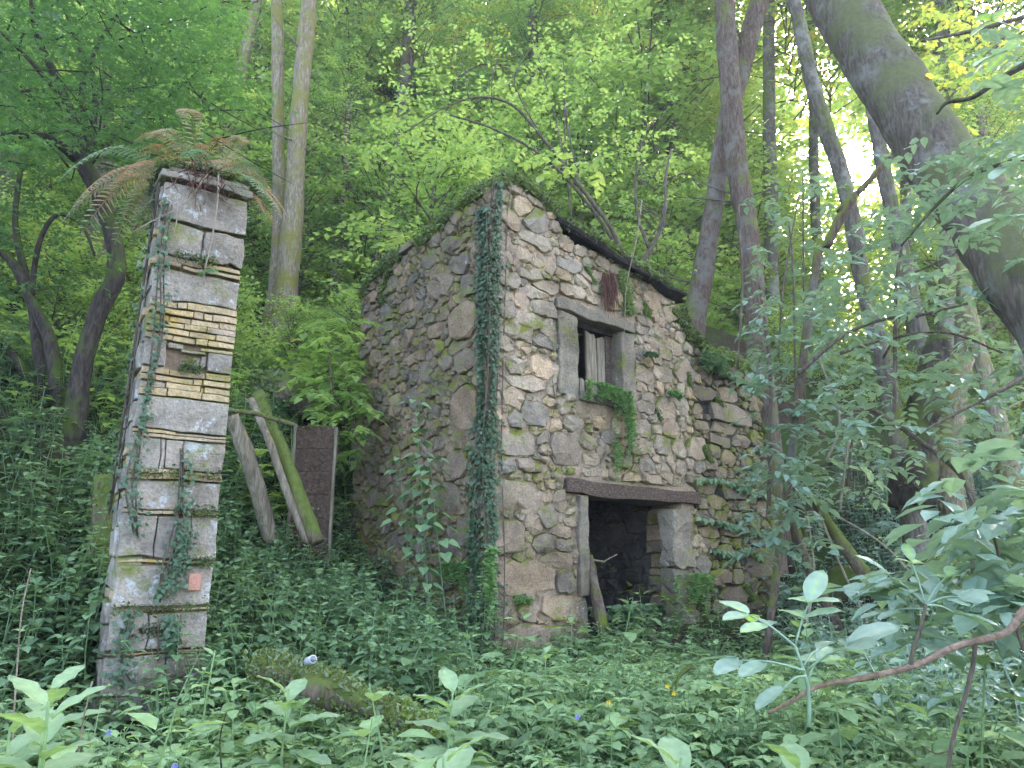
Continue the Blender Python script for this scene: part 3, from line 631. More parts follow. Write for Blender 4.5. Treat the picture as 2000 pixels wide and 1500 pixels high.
moss_ridge([(-.02, .1, 5.6), (.15, 0, 5.74), (.4, -.02, 5.86), (.75, 0, 5.76), (1.0, .02, 5.64)], .075, .1, 1800, .04)
moss_ridge([(0, .05, 5.62), (-.01, .5, 5.58), (-.02, 1.0, 5.47), (0, 1.35, 5.4)], .08, .1, 1800, .04)
moss_ridge([(-.01, 1.7, 5.4), (-.02, 2.1, 5.33), (-.02, 2.45, 5.24), (0, 2.66, 5.08)], .08, .1, 1800, .045, hang=.4)
moss_ridge([(-.06, 1.9, 5.25), (-.07, 2.05, 5.05), (-.06, 2.1, 4.85)], .04, .1, 700, .04, hang=.8)
moss_ridge([(1.2, -.06, 5.56), (1.7, -.1, 5.49), (2.3, -.1, 5.37), (2.7, -.12, 5.29), (3.1, -.1, 5.22)], .05, .1, 2600, .045, hang=.5)
moss_ridge([(3.1, .05, 5.0), (3.3, .0, 4.9), (3.45, 0, 4.8)], .06, .1, 700, .04, hang=.5)
moss_ridge([(3.42, .0, 4.98), (3.5, 0, 4.8), (3.7, -.02, 4.62), (4.1, 0, 4.5), (4.6, 0, 4.5), (5.1, 0, 4.45)], .09, .1, 3400, .05, hang=.3)
moss_ridge([(2.15, -.03, 5.2), (2.2, -.05, 5.0), (2.25, -.05, 4.75), (2.28, -.05, 4.66)], .06, .1, 1200, .035, hang=.6)
moss_ridge([(1.5, -.03, 5.1), (1.62, -.03, 4.95), (1.75, -.03, 4.8)], .03, .1, 500, .03, hang=.5)
moss_ridge([(2.62, -.02, 4.9), (2.7, -.02, 4.72)], .04, .1, 400, .03, hang=.5)
moss_ridge([(3.36, -.03, 1.35), (3.45, -.04, 1.1), (3.6, -.03, .85)], .05, .1, 900, .04, hang=.3)
for q_ in ([(4.0, -.02, 3.9), (4.3, -.02, 3.75)], [(3.75, -.02, 3.1), (3.9, -.03, 2.9)], [(4.7, -.02, 1.75), (5.0, -.02, 1.6)], [(3.5, -.02, 4.1), (3.55, -.02, 3.9)], [(5.2, -.02, 3.7), (5.4, -.02, 3.5)], [(4.5, -.02, 1.3), (4.7, -.03, 1.1)], [(2.75, -.02, 3.5), (2.85, -.02, 3.35)]): moss_ridge(q_, .035, .1, 380, .028, hang=.4)
moss_ridge([(.42, -.03, 1.2), (.52, -.04, 1.17)], .04, .1, 350, .03)

# ------------------------------------------------------------------ pillar
PAZ = math.radians(58); PA = np.array([math.sin(PAZ), math.cos(PAZ)]); PN = np.array([-PA[1], PA[0]]); PC = P(246, 960, 5.0)[:2]
def pil(px, py): return plane_hit(PC, PA, PN, px, py)
PW = max(.5, pil(436, 900)[0]); PD = .55
pillar = empty('stone_pillar', (PC[0], PC[1], 0), math.atan2(PA[1], PA[0]), 'tall free standing pillar of dressed blocks and thin yellowish courses, ferns on top', 'pillar')
def pz(y): return pil(340, y)[1]
core = rough_box(.045, PW - .045, .045, PD - .045, .35, pz(352), .01); core.obj('pillar_core', M_MORTL, pillar)
def pblock(x0, x1, z0, z1, mat, proud=0., name='pillar_stone', y1=.3, **k):
    k.setdefault('rough', .013); k.setdefault('bev', .008); return block(name, (x0 * PW, x1 * PW, -proud, y1, z0, z1), mat, pillar, **k)
def course(ya, yb, cuts, mat, gap=.006, **k):
    z1, z0 = pz(ya), pz(yb)
    cs = [0] + cuts + [1]
    for a, b in zip(cs[:-1], cs[1:]):
        g = gap / PW; pblock(a + (g if a else 0), b - (g if b < 1 else 0), z0 + gap, z1 - gap + rng.normal(0, .003), mat, rng.uniform(-.012, .016), **k)
course(356, 432, [], M_PIL); course(434, 496, [.52], M_PIL, rough=.022, nsc=9)
course(499, 512, [.55], M_PILB); course(513, 523, [.3], M_PILB); course(525, 586, [], M_PIL)
rows = [(587, 600, [.18, .3, .42]), (601, 614, [.5, .62, .72]), (615, 627, [.22, .48, .8]), (628, 640, [.4, .66]), (641, 653, [.47, .78]), (654, 666, [.3, .55, .7])]
for a, b, c in rows: course(a, b, c, M_PILB, gap=.003, rough=.009, bev=.004)
# broken band with a cavity
z1, z0 = pz(667), pz(722)
pblock(0, .24, z0 + .01, z1 - .02, M_PIL, .0); pblock(.72, 1, z0 + .01, z1 - .045, M_PIL, .005)
pblock(.3, .52, z0 + .02, z1 - .075, M_PIL, -.06); pblock(.54, .62, z0 + .01, z1 - .09, M_PIL, -.02); pblock(.63, .7, z0 + .04, z1 - .08, M_PIL, -.01)
pblock(.26, .42, z1 - .05, z1 - .012, M_PIL, .0, rough=.01); pblock(.4, .68, z1 - .07, z1 - .05, M_PIL, .01, rough=.01); pblock(.62, 1, z1 - .04, z1 - .01, M_PILB, .0, rough=.01)
for a, b, c in [(723, 735, [.3, .7]), (736, 748, [.15, .58, .68]), (749, 762, [.27, .66, .7]), (763, 776, [.3, .68])]: course(a, b, c, M_PILB, gap=.003, rough=.009, bev=.004)
course(777, 842, [], M_PIL); course(843, 849, [.45], M_PILB, gap=.0015, rough=.009, bev=.003); course(850, 857, [.3], M_PILB, gap=.0015, rough=.009, bev=.003)
course(858, 918, [.31, .37, .56], M_PIL, rough=.02, gap=.003); course(919, 926, [.5], M_PILB, gap=.0015, rough=.009, bev=.003); course(927, 937, [.35], M_PILB, gap=.0015, rough=.009, bev=.003)
course(938, 996, [], M_PIL); course(997, 1004, [.4], M_PILB, gap=.0015, rough=.009, bev=.003); course(1005, 1092, [.36, .7], M_PIL, rough=.022, gap=.004); course(1094, 1100, [.5], M_PILB, gap=.0015, rough=.009, bev=.003)
course(1102, 1184, [], M_PIL); course(1186, 1192, [.6], M_PILB, gap=.0015, rough=.009, bev=.003); course(1194, 1268, [.38], M_PIL, rough=.018, gap=.003); course(1270, 1275, [.5], M_PILB, gap=.0015, rough=.009, bev=.003); course(1277, 1350, [.6], M_PIL, gap=.003); course(1352, 1420, [], M_PIL)
# left side and remaining faces: rougher stack
zz_ = pz(1420); top = pz(356); r_ = np.random.default_rng(3)
while zz_ < top - .05:
    h = r_.choice([.05, .07, .16, .2]); h = min(h, top - zz_ - .01)
    for (b, nm) in (((-.012 + r_.uniform(-.02, .01), .15, .06 + r_.uniform(-.05, .0), .31, zz_ + .004, zz_ + h - .004), 0), ((-.012 + r_.uniform(-.02, .01), .15, .318, PD + r_.uniform(-.03, .02), zz_ + .004, zz_ + h - .004), 1), ((PW - .15, PW + r_.uniform(-.02, .006), .306, PD + r_.uniform(-.03, .02), zz_ + .004, zz_ + h - .004), 2), ((.155, PW - .155, .306, PD + r_.uniform(-.03, .02), zz_ + .004, zz_ + h - .004), 3)):
        block('pillar_stone', b, M_PIL if h > .1 else M_PILB, pillar, rough=.014)
    zz_ += h
ztop = pz(352)
block('cap_slab', (-.04, PW + .035, -.04, PD + .03, ztop + .006, ztop + .055), M_PIL, pillar, rough=.015); block('cap_slab', (.02, PW + .01, -.02, PD + .02, ztop + .06, ztop + .1), M_PIL, pillar, rough=.015)
mo = Acc(); k = 5200; p = np.stack([rng.uniform(-.07, PW + .07, k), rng.uniform(-.07, PD + .03, k), np.zeros(k)], 1); p[:, 2] = ztop + .1 + .06 * np.abs(vf(p, 5)) - .1 * np.clip(np.abs(p[:, 0] - PW / 2) / PW * 2 - .9, 0, 1) * rng.random(k) * 2
leaves(mo, 'dia', p, rdir(k, .2, .5), rdir(k, 0, .6), rng.uniform(.015, .05, k), np.clip(.4 + .5 * vf(p, 4), 0, 1), .7); tag(mo.obj('moss', L_MOSS, pillar), kind='stuff')
for y_, a, b in [(926, 0, 1), (1098, .55, 1), (1188, 0, 1), (498, .2, .7), (715, .4, .65), (1230, .3, .6), (998, .5, 1)]:
    mo = Acc(); k = 420; p = np.stack([rng.uniform(a, b, k) * PW, rng.uniform(-.04, .0, k), pz(y_) + rng.normal(0, .022, k)], 1)
    leaves(mo, 'dia', p, rdir(k, .1, .6) - np.array([0, .8, 0]), rdir(k, 0, .6), rng.uniform(.012, .032, k), np.clip(.25 + .3 * vf(p, 8), 0, 1), .6); tag(mo.obj('moss', L_MOSS, pillar), kind='stuff')
# terracotta plaque with a raised ring
tc = plain('terracotta', (.4, .19, .13), .85, 90); s0, z0 = pil(364, 1154); s1, z1 = pil(392, 1120)
plq = empty('terracotta_plaque', (PC[0] + PA[0] * (s0 + s1) / 2, PC[1] + PA[1] * (s0 + s1) / 2, (z0 + z1) / 2), math.atan2(PA[1], PA[0]), 'small orange terracotta plaque with embossed ring fixed to the pillar', 'plaque')
rough_box(-(s1 - s0) / 2, (s1 - s0) / 2, -.042, -.014, -(z1 - z0) / 2, (z1 - z0) / 2, .0015, .02, .008).obj('tile', tc, plq)
a_ = np.linspace(0, 2 * math.pi, 25); V, T = tube(np.stack([.022 * np.cos(a_), np.full(25, -.042), .008 + .022 * np.sin(a_)], 1), [.0035] * 25, 6, cap=False); ac = Acc(); ac.add(V, T); ac.obj('embossed_ring', tc, plq)
V, T = tube([(-.024, -.042, -.033), (.024, -.042, -.033)], [.003] * 2, 5); ac = Acc(); ac.add(V, T); ac.obj('embossed_bar', tc, plq)
def PW3(s, t, z): q = PC + PA * s + PN * t; return np.array([q[0], q[1], z])
def HW3(s, t, z): q = HW(s, t); return np.array([q[0], q[1], z])

# ------------------------------------------------------------------ tree trunks
def world_path(pts):
    """[(px, py, width px, depth)] -> points and radii"""
    Q = np.array([P(a, b, d) for a, b, w_, d in pts]); R = np.array([w_ / 2 / F * d / ray(a, b)[1] for a, b, w_, d in pts])
    return Q, R
def trunk_obj(pts, mat, parent, base=True, up=0, name='trunk', sides=12, rough=.1, sub=5, root=1.5):
    Q, R = world_path(pts)
    if up: Q = np.vstack([Q, Q[-1] + norm(Q[-1] - Q[-2]) * up]); R = np.append(R, R[-1] * .6)
    if base:
        g = Q[0].copy(); z = gz(g[0], g[1]); 
        if g[2] > z - .1:
            b = g + (g - Q[1]) / max(.3, (Q[1][2] - g[2])) * (g[2] - z) * .5; b[2] = gz(b[0], b[1]) - .15
            Q = np.vstack([b, Q]); R = np.insert(R, 0, R[0] * root)
        else: R[0] *= root
    V, T = tube(Q, R, sides, rough, 5 / max(.25, R.mean() * 6), sub)
    a = Acc(); a.add(V, T)
    if parent is not None: V0 = np.array(parent.location)
    return a, Q, R
def make_tree(name, pts, mat, label, crown=None, up=5, base=True, branches=0, group=None, cat='tree', seed=0, extra=(), **k):
    a, Q, R = trunk_obj(pts, mat, None, base, up, **k)
    for e in extra:
        q, rr = world_path(e); V, T = tube(q, rr, 9, .1, 5, 5); a.add(V, T)
    org = Q[0].copy(); r = np.random.default_rng(seed + 500)
    t = empty(name, org, 0, label, cat, group); a.V = [v - org for v in a.V]; a.obj('trunk', mat, t, smooth=True)
    if branches:
        for _ in range(branches):
            i = r.integers(1, len(Q)); f = r.random(); p = Q[i - 1] * (1 - f) + Q[i] * f; d = rdir(1, .35, .25, r)[0]; ln = r.uniform(.5, 1.8)
            q = [p, p + d * ln * .5 + r.normal(0, .05, 3), p + d * ln + np.array([0, 0, .1])]; rr = R[i] * r.uniform(.08, .2)
            V, T = tube(q, [rr, rr * .6, rr * .2], 5, sub=3); b = Acc(); b.add(V - org, T); b.obj('branch', mat, t, smooth=True)
    return t, org, Q
# crowns shared by many trees: leafy sprays along real limbs
def crown_mesh(name, R_, H_, nb, nsp, per, lsize, mat, seed, flat=.5, z0=0, kind='dia', L=.5):
    r = np.random.default_rng(seed); lf = Acc(); tw = Acc()
    for _ in range(nb):
        z = z0 + H_ * r.random() ** .8; a = r.random() * 2 * math.pi; rad = R_ * (1 - .55 * ((z - z0) / H_)) * r.uniform(.55, 1.1)
        s = np.array([r.normal(0, .05), r.normal(0, .05), z - rad * r.uniform(.3, .7)]); e = np.array([math.cos(a) * rad, math.sin(a) * rad, z + r.normal(0, .2)])
        m = (s + e) / 2 + np.array([0, 0, .15 * rad]); V, T = tube([s, m + r.normal(0, .07 * rad, 3), e], [.012 * min(R_, 2.) / 2 + .004, .008 * min(R_, 2.) / 2 + .003, .004], 4, sub=2, cap=False); tw.add(V, T)
        t = r.uniform(.25, 1.05, nsp)[:, None]; p = (1 - t) ** 2 * s + 2 * t * (1 - t) * m + t * t * e
        d = norm((e - s)[None] * .5 / rad + rdir(nsp, -.05, flat * .5, r)); p = p + r.normal(0, .08 * rad, (nsp, 3)) * np.array([1, 1, .5])
        sprays(lf, kind, p, d, r.uniform(.5, 1.2, nsp) * L, per, lsize, np.clip(r.normal(.5, .22) + r.normal(0, .1, nsp), 0, 1), r=r, up=.35)
    return lf.mesh(name + '_leaves', mat), tw.mesh(name + '_limbs', B_TWIG, True)
SAP = [crown_mesh('sapling', 1.5, 3.2, 46, 9, 7, .1, L_FAR, 20 + k) for k in range(4)]
BUSH = [crown_mesh('bush', 1.0, 1.3, 34, 8, 7, .075, L_FAR, 40 + k) for k in range(3)]
TALL = [crown_mesh('tall', 3.0, 5.5, 80, 11, 7, .15, L_FOR, 60 + k, L=.9) for k in range(4)]
def add_crown(tree, M, loc, sc, rz):
    for me, nm in zip(M, ('crown', 'limbs')):
        o = link(nm, me, tree, loc); o.scale = (sc, sc, sc); o.rotation_euler = (0, 0, rz)
def crown_on(t, org, at, sc, k, M=None):
    add_crown(t, (M or TALL)[k % len(M or TALL)], tuple(np.array(at) - org), sc, k * 1.7)

TR = [
 ('alder_tree', [(545, 712, 58, 13), (560, 560, 46, 13), (574, 400, 38, 13), (582, 250, 35, 13), (597, 80, 32, 13), (607, -20, 30, 13)], B_MOSSY, 'straight mossy brown trunk, thicker of the pair left of the ruin', 1),
 ('alder_tree', [(522, 712, 34, 13.4), (538, 560, 28, 13.4), (545, 400, 25, 13.4), (543, 200, 23, 13.4), (540, -20, 22, 13.4)], B_MOSSY, 'slimmer greyish trunk hugging the thick mossy one left of the ruin', 1),
 ('alder_tree', [(690, 520, 24, 20), (692, 360, 22, 20), (697, 150, 20, 20), (700, -20, 18, 20)], B_MOSSY, 'hazy thin trunk between the mossy pair and the ruin', 1),
 ('alder_tree', [(762, 500, 32, 18), (778, 330, 30, 18), (790, 180, 26, 18), (805, -20, 22, 18)], B_RED, 'pinkish straight trunk rising behind the left end of the ruin', 1),
 ('alder_tree', [(648, 610, 28, 16), (662, 500, 24, 16), (672, 400, 20, 16), (676, 300, 16, 16)], B_RED, 'short brown trunk on the shaded bank left of the ruin', 0),
 ('alder_tree', [(445, 260, 24, 17), (470, 150, 22, 17), (505, -20, 20, 17)], B_MOSSY, 'leaning pale trunk in the gap right of the fern topped pillar', 0),
 ('alder_tree', [(420, 200, 24, 20), (425, 90, 22, 20), (430, -20, 20, 20)], B_RED, 'pinkish trunk piece high above the pillar top', 0),
 ('alder_tree', [(165, 640, 46, 11), (185, 540, 40, 11), (198, 430, 36, 11), (205, 250, 32, 11)], B_RED, 'pinkish brown trunk behind the dark many stemmed tree', 0),
 ('alder_tree', [(0, 680, 46, 11), (12, 580, 42, 11), (18, 480, 38, 11), (20, 300, 34, 11)], B_RED, 'reddish trunk at the left edge behind the dark stems', 0),
 ('alder_tree', [(1478, 640, 44, 11.5), (1470, 540, 40, 11.5), (1458, 430, 40, 11.5), (1440, 330, 42, 11.5), (1430, 230, 42, 11.5), (1421, 100, 40, 11.5), (1414, -20, 38, 11.5)], B_RED, 'tall dark reddish trunk standing nearly upright right of the roof slab', 1),
 ('alder_tree', [(1352, 650, 50, 12), (1372, 540, 42, 12), (1395, 400, 36, 12), (1408, 300, 36, 12), (1432, 190, 38, 12), (1458, 90, 40, 12), (1490, -20, 38, 12)], B_RED, 'leaning trunk crossing behind the tall reddish one in an X', 1),
 ('alder_tree', [(1508, 600, 30, 17), (1506, 400, 26, 17), (1502, 200, 24, 17), (1503, -20, 22, 17)], B_GREY, 'straight slim grey trunk right of the crossing pair', 1),
 ('alder_tree', [(1740, 780, 34, 9), (1708, 640, 32, 9), (1682, 540, 30, 9), (1665, 430, 30, 9), (1640, 330, 30, 9), (1610, 240, 30, 9), (1583, 150, 27, 9), (1565, 60, 26, 9), (1545, -20, 24, 9)], B_GREY, 'crooked pale lichened trunk with a kink just left of the sun', 1),
 ('alder_tree', [(1830, 760, 40, 12), (1790, 620, 32, 12), (1758, 480, 30, 12), (1735, 380, 28, 12), (1712, 250, 26, 12), (1690, 130, 24, 12), (1680, -20, 22, 12)], B_GREY, 'grey leaning trunk passing just right of the sun', 1),
 ('alder_tree', [(1842, 760, 30, 14), (1850, 560, 28, 14), (1848, 300, 26, 14), (1838, -20, 24, 14)], B_GREY, 'upright shaded trunk seen behind the big leaning trunk', 1),
 ('alder_tree', [(1872, 700, 24, 16), (1890, 450, 22, 16), (1893, 200, 20, 16), (1888, -20, 18, 16)], B_RED, 'thin far trunk to the right behind leafy branches', 1),
 ('alder_tree', [(1962, 880, 38, 12), (1935, 770, 32, 12), (1905, 660, 28, 12), (1885, 560, 24, 12), (1870, 400, 20, 12)], B_MOSSY, 'brown leaning trunk rooted in the bright ground at the right', 0),
 ('alder_tree', [(2010, 760, 32, 13), (1990, 660, 30, 13), (1965, 540, 28, 13), (1940, 420, 26, 13), (1925, 300, 24, 13)], B_MOSSY, 'brown trunk nearest the right edge leaning left', 0),
 ('alder_tree', [(1300, 420, 22, 19), (1308, 250, 20, 19), (1300, 100, 18, 19), (1296, -20, 17, 19)], B_GREY, 'slender hazy trunk above the roof slab', 1),
 ('alder_tree', [(1335, 520, 18, 21), (1340, 300, 16, 21), (1338, 100, 15, 21), (1330, -20, 14, 21)], B_GREY, 'very thin far trunk left of the X shaped pair', 1),
 ('alder_tree', [(1600, 560, 20, 20), (1590, 350, 18, 20), (1588, 150, 17, 20), (1580, -20, 16, 20)], B_GREY, 'thin far trunk between the slim grey one and the kinked one', 1),
 ('alder_tree', [(1775, 520, 22, 19), (1765, 300, 20, 19), (1742, 100, 18, 19), (1735, -20, 17, 19)], B_GREY, 'thin far trunk glimpsed under the big leaning trunk', 1),
 ('alder_tree', [(1100, 500, 16, 22), (1102, 300, 15, 22), (1098, 100, 14, 22), (1095, -20, 13, 22)], B_GREY, 'faint far trunk above the ridge of the ruin', 1),
 ('alder_tree', [(955, 420, 16, 24), (950, 250, 15, 24), (958, -20, 14, 24)], B_RED, 'faint far trunk above the ivy clad corner', 1),
]
for i, (nm, pts, mat, lab, cr) in enumerate(TR):
    t, org, Q = make_tree(nm, pts, mat, lab, up=4 if pts[-1][1] < 0 else 1.5, branches=8 if pts[0][3] < 16 else 4, group='tall alder trunks in the wood', seed=i)
    if cr: dz = 4.6 + .28 * (pts[0][3] - 11) if pts[0][3] > 13.6 else -1.5; crown_on(t, org, Q[-1] - np.array([0, 0, dz]), .9 + .2 * (i % 3), i)
    else: crown_on(t, org, Q[-1] - np.array([0, 0, 1.4]), .8, i, SAP)
# the big leaning trunk
make_tree('leaning_alder', [(2330, 980, 210, 4.6), (2150, 760, 170, 5.0), (2040, 600, 152, 5.2), (1950, 470, 142, 5.5), (1860, 345, 128, 5.8), (1782, 232, 118, 6.1), (1712, 120, 112, 6.4), (1650, 20, 108, 6.7), (1600, -60, 104, 7.0)], B_BIG,
          'massive mossy trunk leaning diagonally across the upper right', up=2.5, sides=26, rough=.09, seed=77, cat='tree', sub=9)
t, org, Q = make_tree('leaning_sapling', [(1590, 545, 16, 7.5), (1615, 480, 17, 7.5), (1645, 420, 20, 7.5), (1668, 385, 18, 7.5), (1684, 368, 12, 7.5)], B_RED, 'short dark branchlike stem slanting up to the sun', branches=0, seed=78, root=.8)
# dark many-stemmed tree on the left
S_ = [[(150, 790, 40, 7.8), (165, 700, 36, 7.8), (192, 610, 36, 7.8), (228, 530, 34, 7.8), (215, 440, 32, 7.8), (190, 370, 32, 7.8), (162, 320, 32, 7.8)],
      [(162, 320, 26, 7.8), (148, 250, 20, 7.7), (130, 200, 17, 7.6), (105, 140, 15, 7.4), (70, 60, 12, 7.2), (60, -40, 9, 7)],
      [(164, 322, 22, 7.8), (166, 250, 15, 7.9), (160, 180, 13, 8), (185, 100, 9, 8), (240, 10, 7, 8), (250, -40, 5, 8)],
      [(172, 318, 18, 7.8), (180, 250, 14, 7.8), (186, 170, 12, 7.8), (150, 80, 9, 7.9), (120, 0, 7, 8)],
      [(150, 310, 22, 7.8), (120, 285, 18, 7.6), (70, 262, 15, 7.4), (0, 275, 12, 7.2), (-60, 300, 9, 7)],
      [(176, 315, 16, 7.8), (205, 285, 12, 7.9), (235, 262, 9, 8), (290, 210, 7, 8.1), (330, 200, 5, 8.2)],
      [(118, 800, 34, 7.9), (108, 720, 28, 7.9), (92, 650, 24, 7.9), (62, 590, 20, 7.9), (30, 520, 18, 7.8), (-20, 470, 15, 7.7)],
      [(84, 790, 24, 8), (76, 700, 20, 8), (66, 620, 17, 8), (56, 560, 15, 8), (30, 440, 12, 8), (40, 330, 9, 8)],
      [(78, 795, 22, 8), (52, 740, 20, 8), (30, 700, 18, 8), (0, 670, 16, 8), (-60, 620, 14, 8)],
      [(60, 590, 13, 7.9), (75, 480, 10, 7.8), (110, 420, 8, 7.8), (160, 440, 6, 7.7), (185, 500, 5, 7.7)],
      [(128, 200, 10, 7.6), (60, 120, 8, 7.3), (0, 60, 6, 7.1)], [(150, 250, 8, 7.7), (90, 180, 7, 7.5), (30, 180, 5, 7.3)]]
a, Q, R = trunk_obj(S_[0], B_DARK, None, True, 0, sides=12)
org = Q[0].copy(); dt = empty('field_maple', org, 0, 'dark many stemmed tree with drooping leafy boughs behind the pillar', 'tree'); a.V = [v - org for v in a.V]; a.obj('trunk', B_DARK, dt, smooth=True)
for s_ in S_[1:]:
    q, rr = world_path(s_)
    if s_[0][1] > 780: q = np.vstack([q[0] - np.array([0, 0, .5]), q]); rr = np.insert(rr, 0, rr[0] * 1.2)
    V, T = tube(q, rr, 9, .1, 6, 4); a = Acc(); a.add(V - org, T); a.obj('stem', B_DARK, dt, smooth=True)
lf = Acc(); tw = Acc(); r = np.random.default_rng(31)
def leafcloud(acc, n, reg, kind, per, L, size, var, cond=None, r=r, twig=None, org=0, up=.3, droop=.2, wid=1.0, zmu=-.1, jit=.25):
    """n twigs spread through the volume seen between two depths; reg = (px0, px1, py0, py1, Y0, Y1)"""
    px = r.uniform(reg[0], reg[1], n * 2); py = r.uniform(reg[2], reg[3], n * 2); Y = r.uniform(reg[4], reg[5], n * 2)
    if cond is not None:
        m = cond(px, py); px, py, Y = px[m][:n], py[m][:n], Y[m][:n]
    else: px, py, Y = px[:n], py[:n], Y[:n]
    p = np.array([P(a_, b_, c_) for a_, b_, c_ in zip(px, py, Y)]).reshape(-1, 3)
    if len(p) == 0: return
    v = np.clip(var + jit * vf(p, 1.1, 2) + r.normal(0, .06, len(p)), 0, 1)
    sprays(acc, kind, p - org, rdir(len(p), zmu, .25, r), r.uniform(.6, 1.2, len(p)) * L, per, size, v, r=r, up=up, droop=droop, wid=wid, twig=twig)
edge = lambda px, py: (px < 465 + 25 * np.sin(py / 23.)) & (py < 330 - .0009 * np.maximum(px - 120, 0) ** 2 * .9 + 60 * np.sin(px / 37.)) 
leafcloud(lf, 2100, (-150, 520, -120, 330, 6.2, 9.5), 'maple', 7, .42, .085, .45, edge, org=org, twig=None)
leafcloud(lf, 230, (-150, 330, 220, 420, 7.9, 9.5), 'maple', 6, .4, .08, .4, org=org, twig=None)
leafcloud(lf, 120, (-100, 210, 400, 560, 7, 9), 'maple', 6, .35, .075, .45, org=org)
lf.obj('crown', L_MAP, dt)
tb = Acc()
for k in range(70):
    px, py = r.uniform(0, 420), r.uniform(-20, 330); Y = r.uniform(6.8, 8.8); p = P(px, py, Y) - org; d = rdir(1, .1, .35, r)[0]; ln = r.uniform(.5, 1.4)
    V, T = tube([p, p + d * ln * .5 + r.normal(0, .06, 3), p + d * ln], [.011, .008, .003], 5, sub=3); tb.add(V, T)
tb.obj('twigs', B_DARK, dt, smooth=True)

# ------------------------------------------------------------------ saplings and bushes on the slope
r = np.random.default_rng(5)
def zone(x, y):
    px = 1000 + F * x / y / 1.03
    z = next(t for lim, t in ((150, 'behind the dark many stemmed tree'), (470, 'behind the stone pillar'), (700, 'around the mossy trunk pair'), (1000, 'above the side wall of the ruin'), (1330, 'above the roof slabs of the ruin'), (1520, 'around the crossing reddish trunks'), (1750, 'below the sun'), (9999, 'beyond the massive leaning trunk')) if px < lim)
    return z + (', front row' if y < 15 else ', middle rows' if y < 22 else ', farthest rows')
def sapling(x, y, sc, M, k, name, label, cat, group, stem=True, sink=0.):
    label = label.replace('@', zone(x, y))
    z = gz(x, y) - sink; t = empty(name, (x, y, z), 0, label, cat, group)
    add_crown(t, M[k % len(M)], (0, 0, .2), sc, k * 2.4)
    if stem:
        h = 3.0 * sc; q = np.array([[0, 0, -.2], [r.normal(0, .1), r.normal(0, .1), h * .5], [r.normal(0, .2), r.normal(0, .2), h]])
        V, T = tube(q, [.05 * sc, .035 * sc, .01], 6, .1, 5, 3); a = Acc(); a.add(V, T); a.obj('trunk', B_GREY, t, smooth=True)
spots = []
cand = 0
while len(spots) < 120 and cand < 6000:
    cand += 1
    Y = r.uniform(10.5, 34); px = r.uniform(-250, 2250); x = (px - 1000) / F * Y * 1.03
    s, t_ = hl(x, Y)
    if -1.2 < s < 6.4 and t_ < 3.4: continue
    if x > 4.5 and Y < 17: continue
    if abs(px - 1690) < 3.6 * F / Y * .55: continue
    if px > 1350 and r.random() < .35: continue
    if 230 < px < 760 and Y < 14.2: continue
    if 1330 < px < 1500 and Y < 13.5: continue
    if any(math.hypot(x - a_, Y - b_) < 1.15 + .03 * Y for a_, b_, _ in spots): continue
    spots.append((x, Y, px))
for k, (x, y, px) in enumerate(spots):
    sapling(x, y, r.uniform(.9, 1.7) * (1 + .02 * y) * (.65 if y < 14 else 1), SAP, k, 'hazel_sapling', 'pale green sapling ' + '@', 'sapling', 'saplings in the thicket')
for k in range(110):
    for _ in range(50):
        Y = r.uniform(9.5, 20); px = r.uniform(-200, 2200); x = (px - 1000) / F * Y * 1.03; s, t_ = hl(x, Y)
        if -1.0 < s < 6.2 and t_ < 3.2: continue
        if px > 1500 and Y < 13: continue
        if -3.9 < x < -2.2 and Y < 11: continue
        break
    else: continue
    sapling(x, Y, r.uniform(.6, 1.2), BUSH, k, 'bush', 'low leafy bush ' + '@', 'bush', 'bushes on the slope', stem=False)
FT = []
for k in range(400):
    Y = r.uniform(17, 34); px = r.uniform(350, 2300); x = (px - 1000) / F * Y * 1.03
    if abs(px - 1690) < 3.4 * F / Y * .8 or any(math.hypot(x - a_, Y - b_) < 2.6 for a_, b_ in FT): continue
    FT.append((x, Y))
    if len(FT) >= 34: break
for k, (x, y) in enumerate(FT):
    z = gz(x, y); px = 1000 + F * x / y; ht = r.uniform(14, 20); o = np.array([x, y, z]); lx = r.normal(0, .5)
    V, T = tube([(0, 0, -.3), (lx * .3, 0, ht * .4), (lx, 0, ht)], [.2, .15, .08], 8, .1, 3, 5); a = Acc(); a.add(V, T)
    t = empty('alder_tree', (x, y, z), 0, 'slender far tree ' + zone(x, y), 'tree', 'far trees deep in the wood'); a.obj('trunk', (B_GREY, B_RED, B_MOSSY)[k % 3], t, True)
    top = 1.5 + y * math.tan(math.radians(41)) - z
    for j, f in enumerate((.6, .28)):
        if j and k % 3: continue
        add_crown(t, TALL[(k + j) % 4], (lx * .5, 0, max(2.5, top * f)), r.uniform(.75, 1.05), k * 1.3 + j)
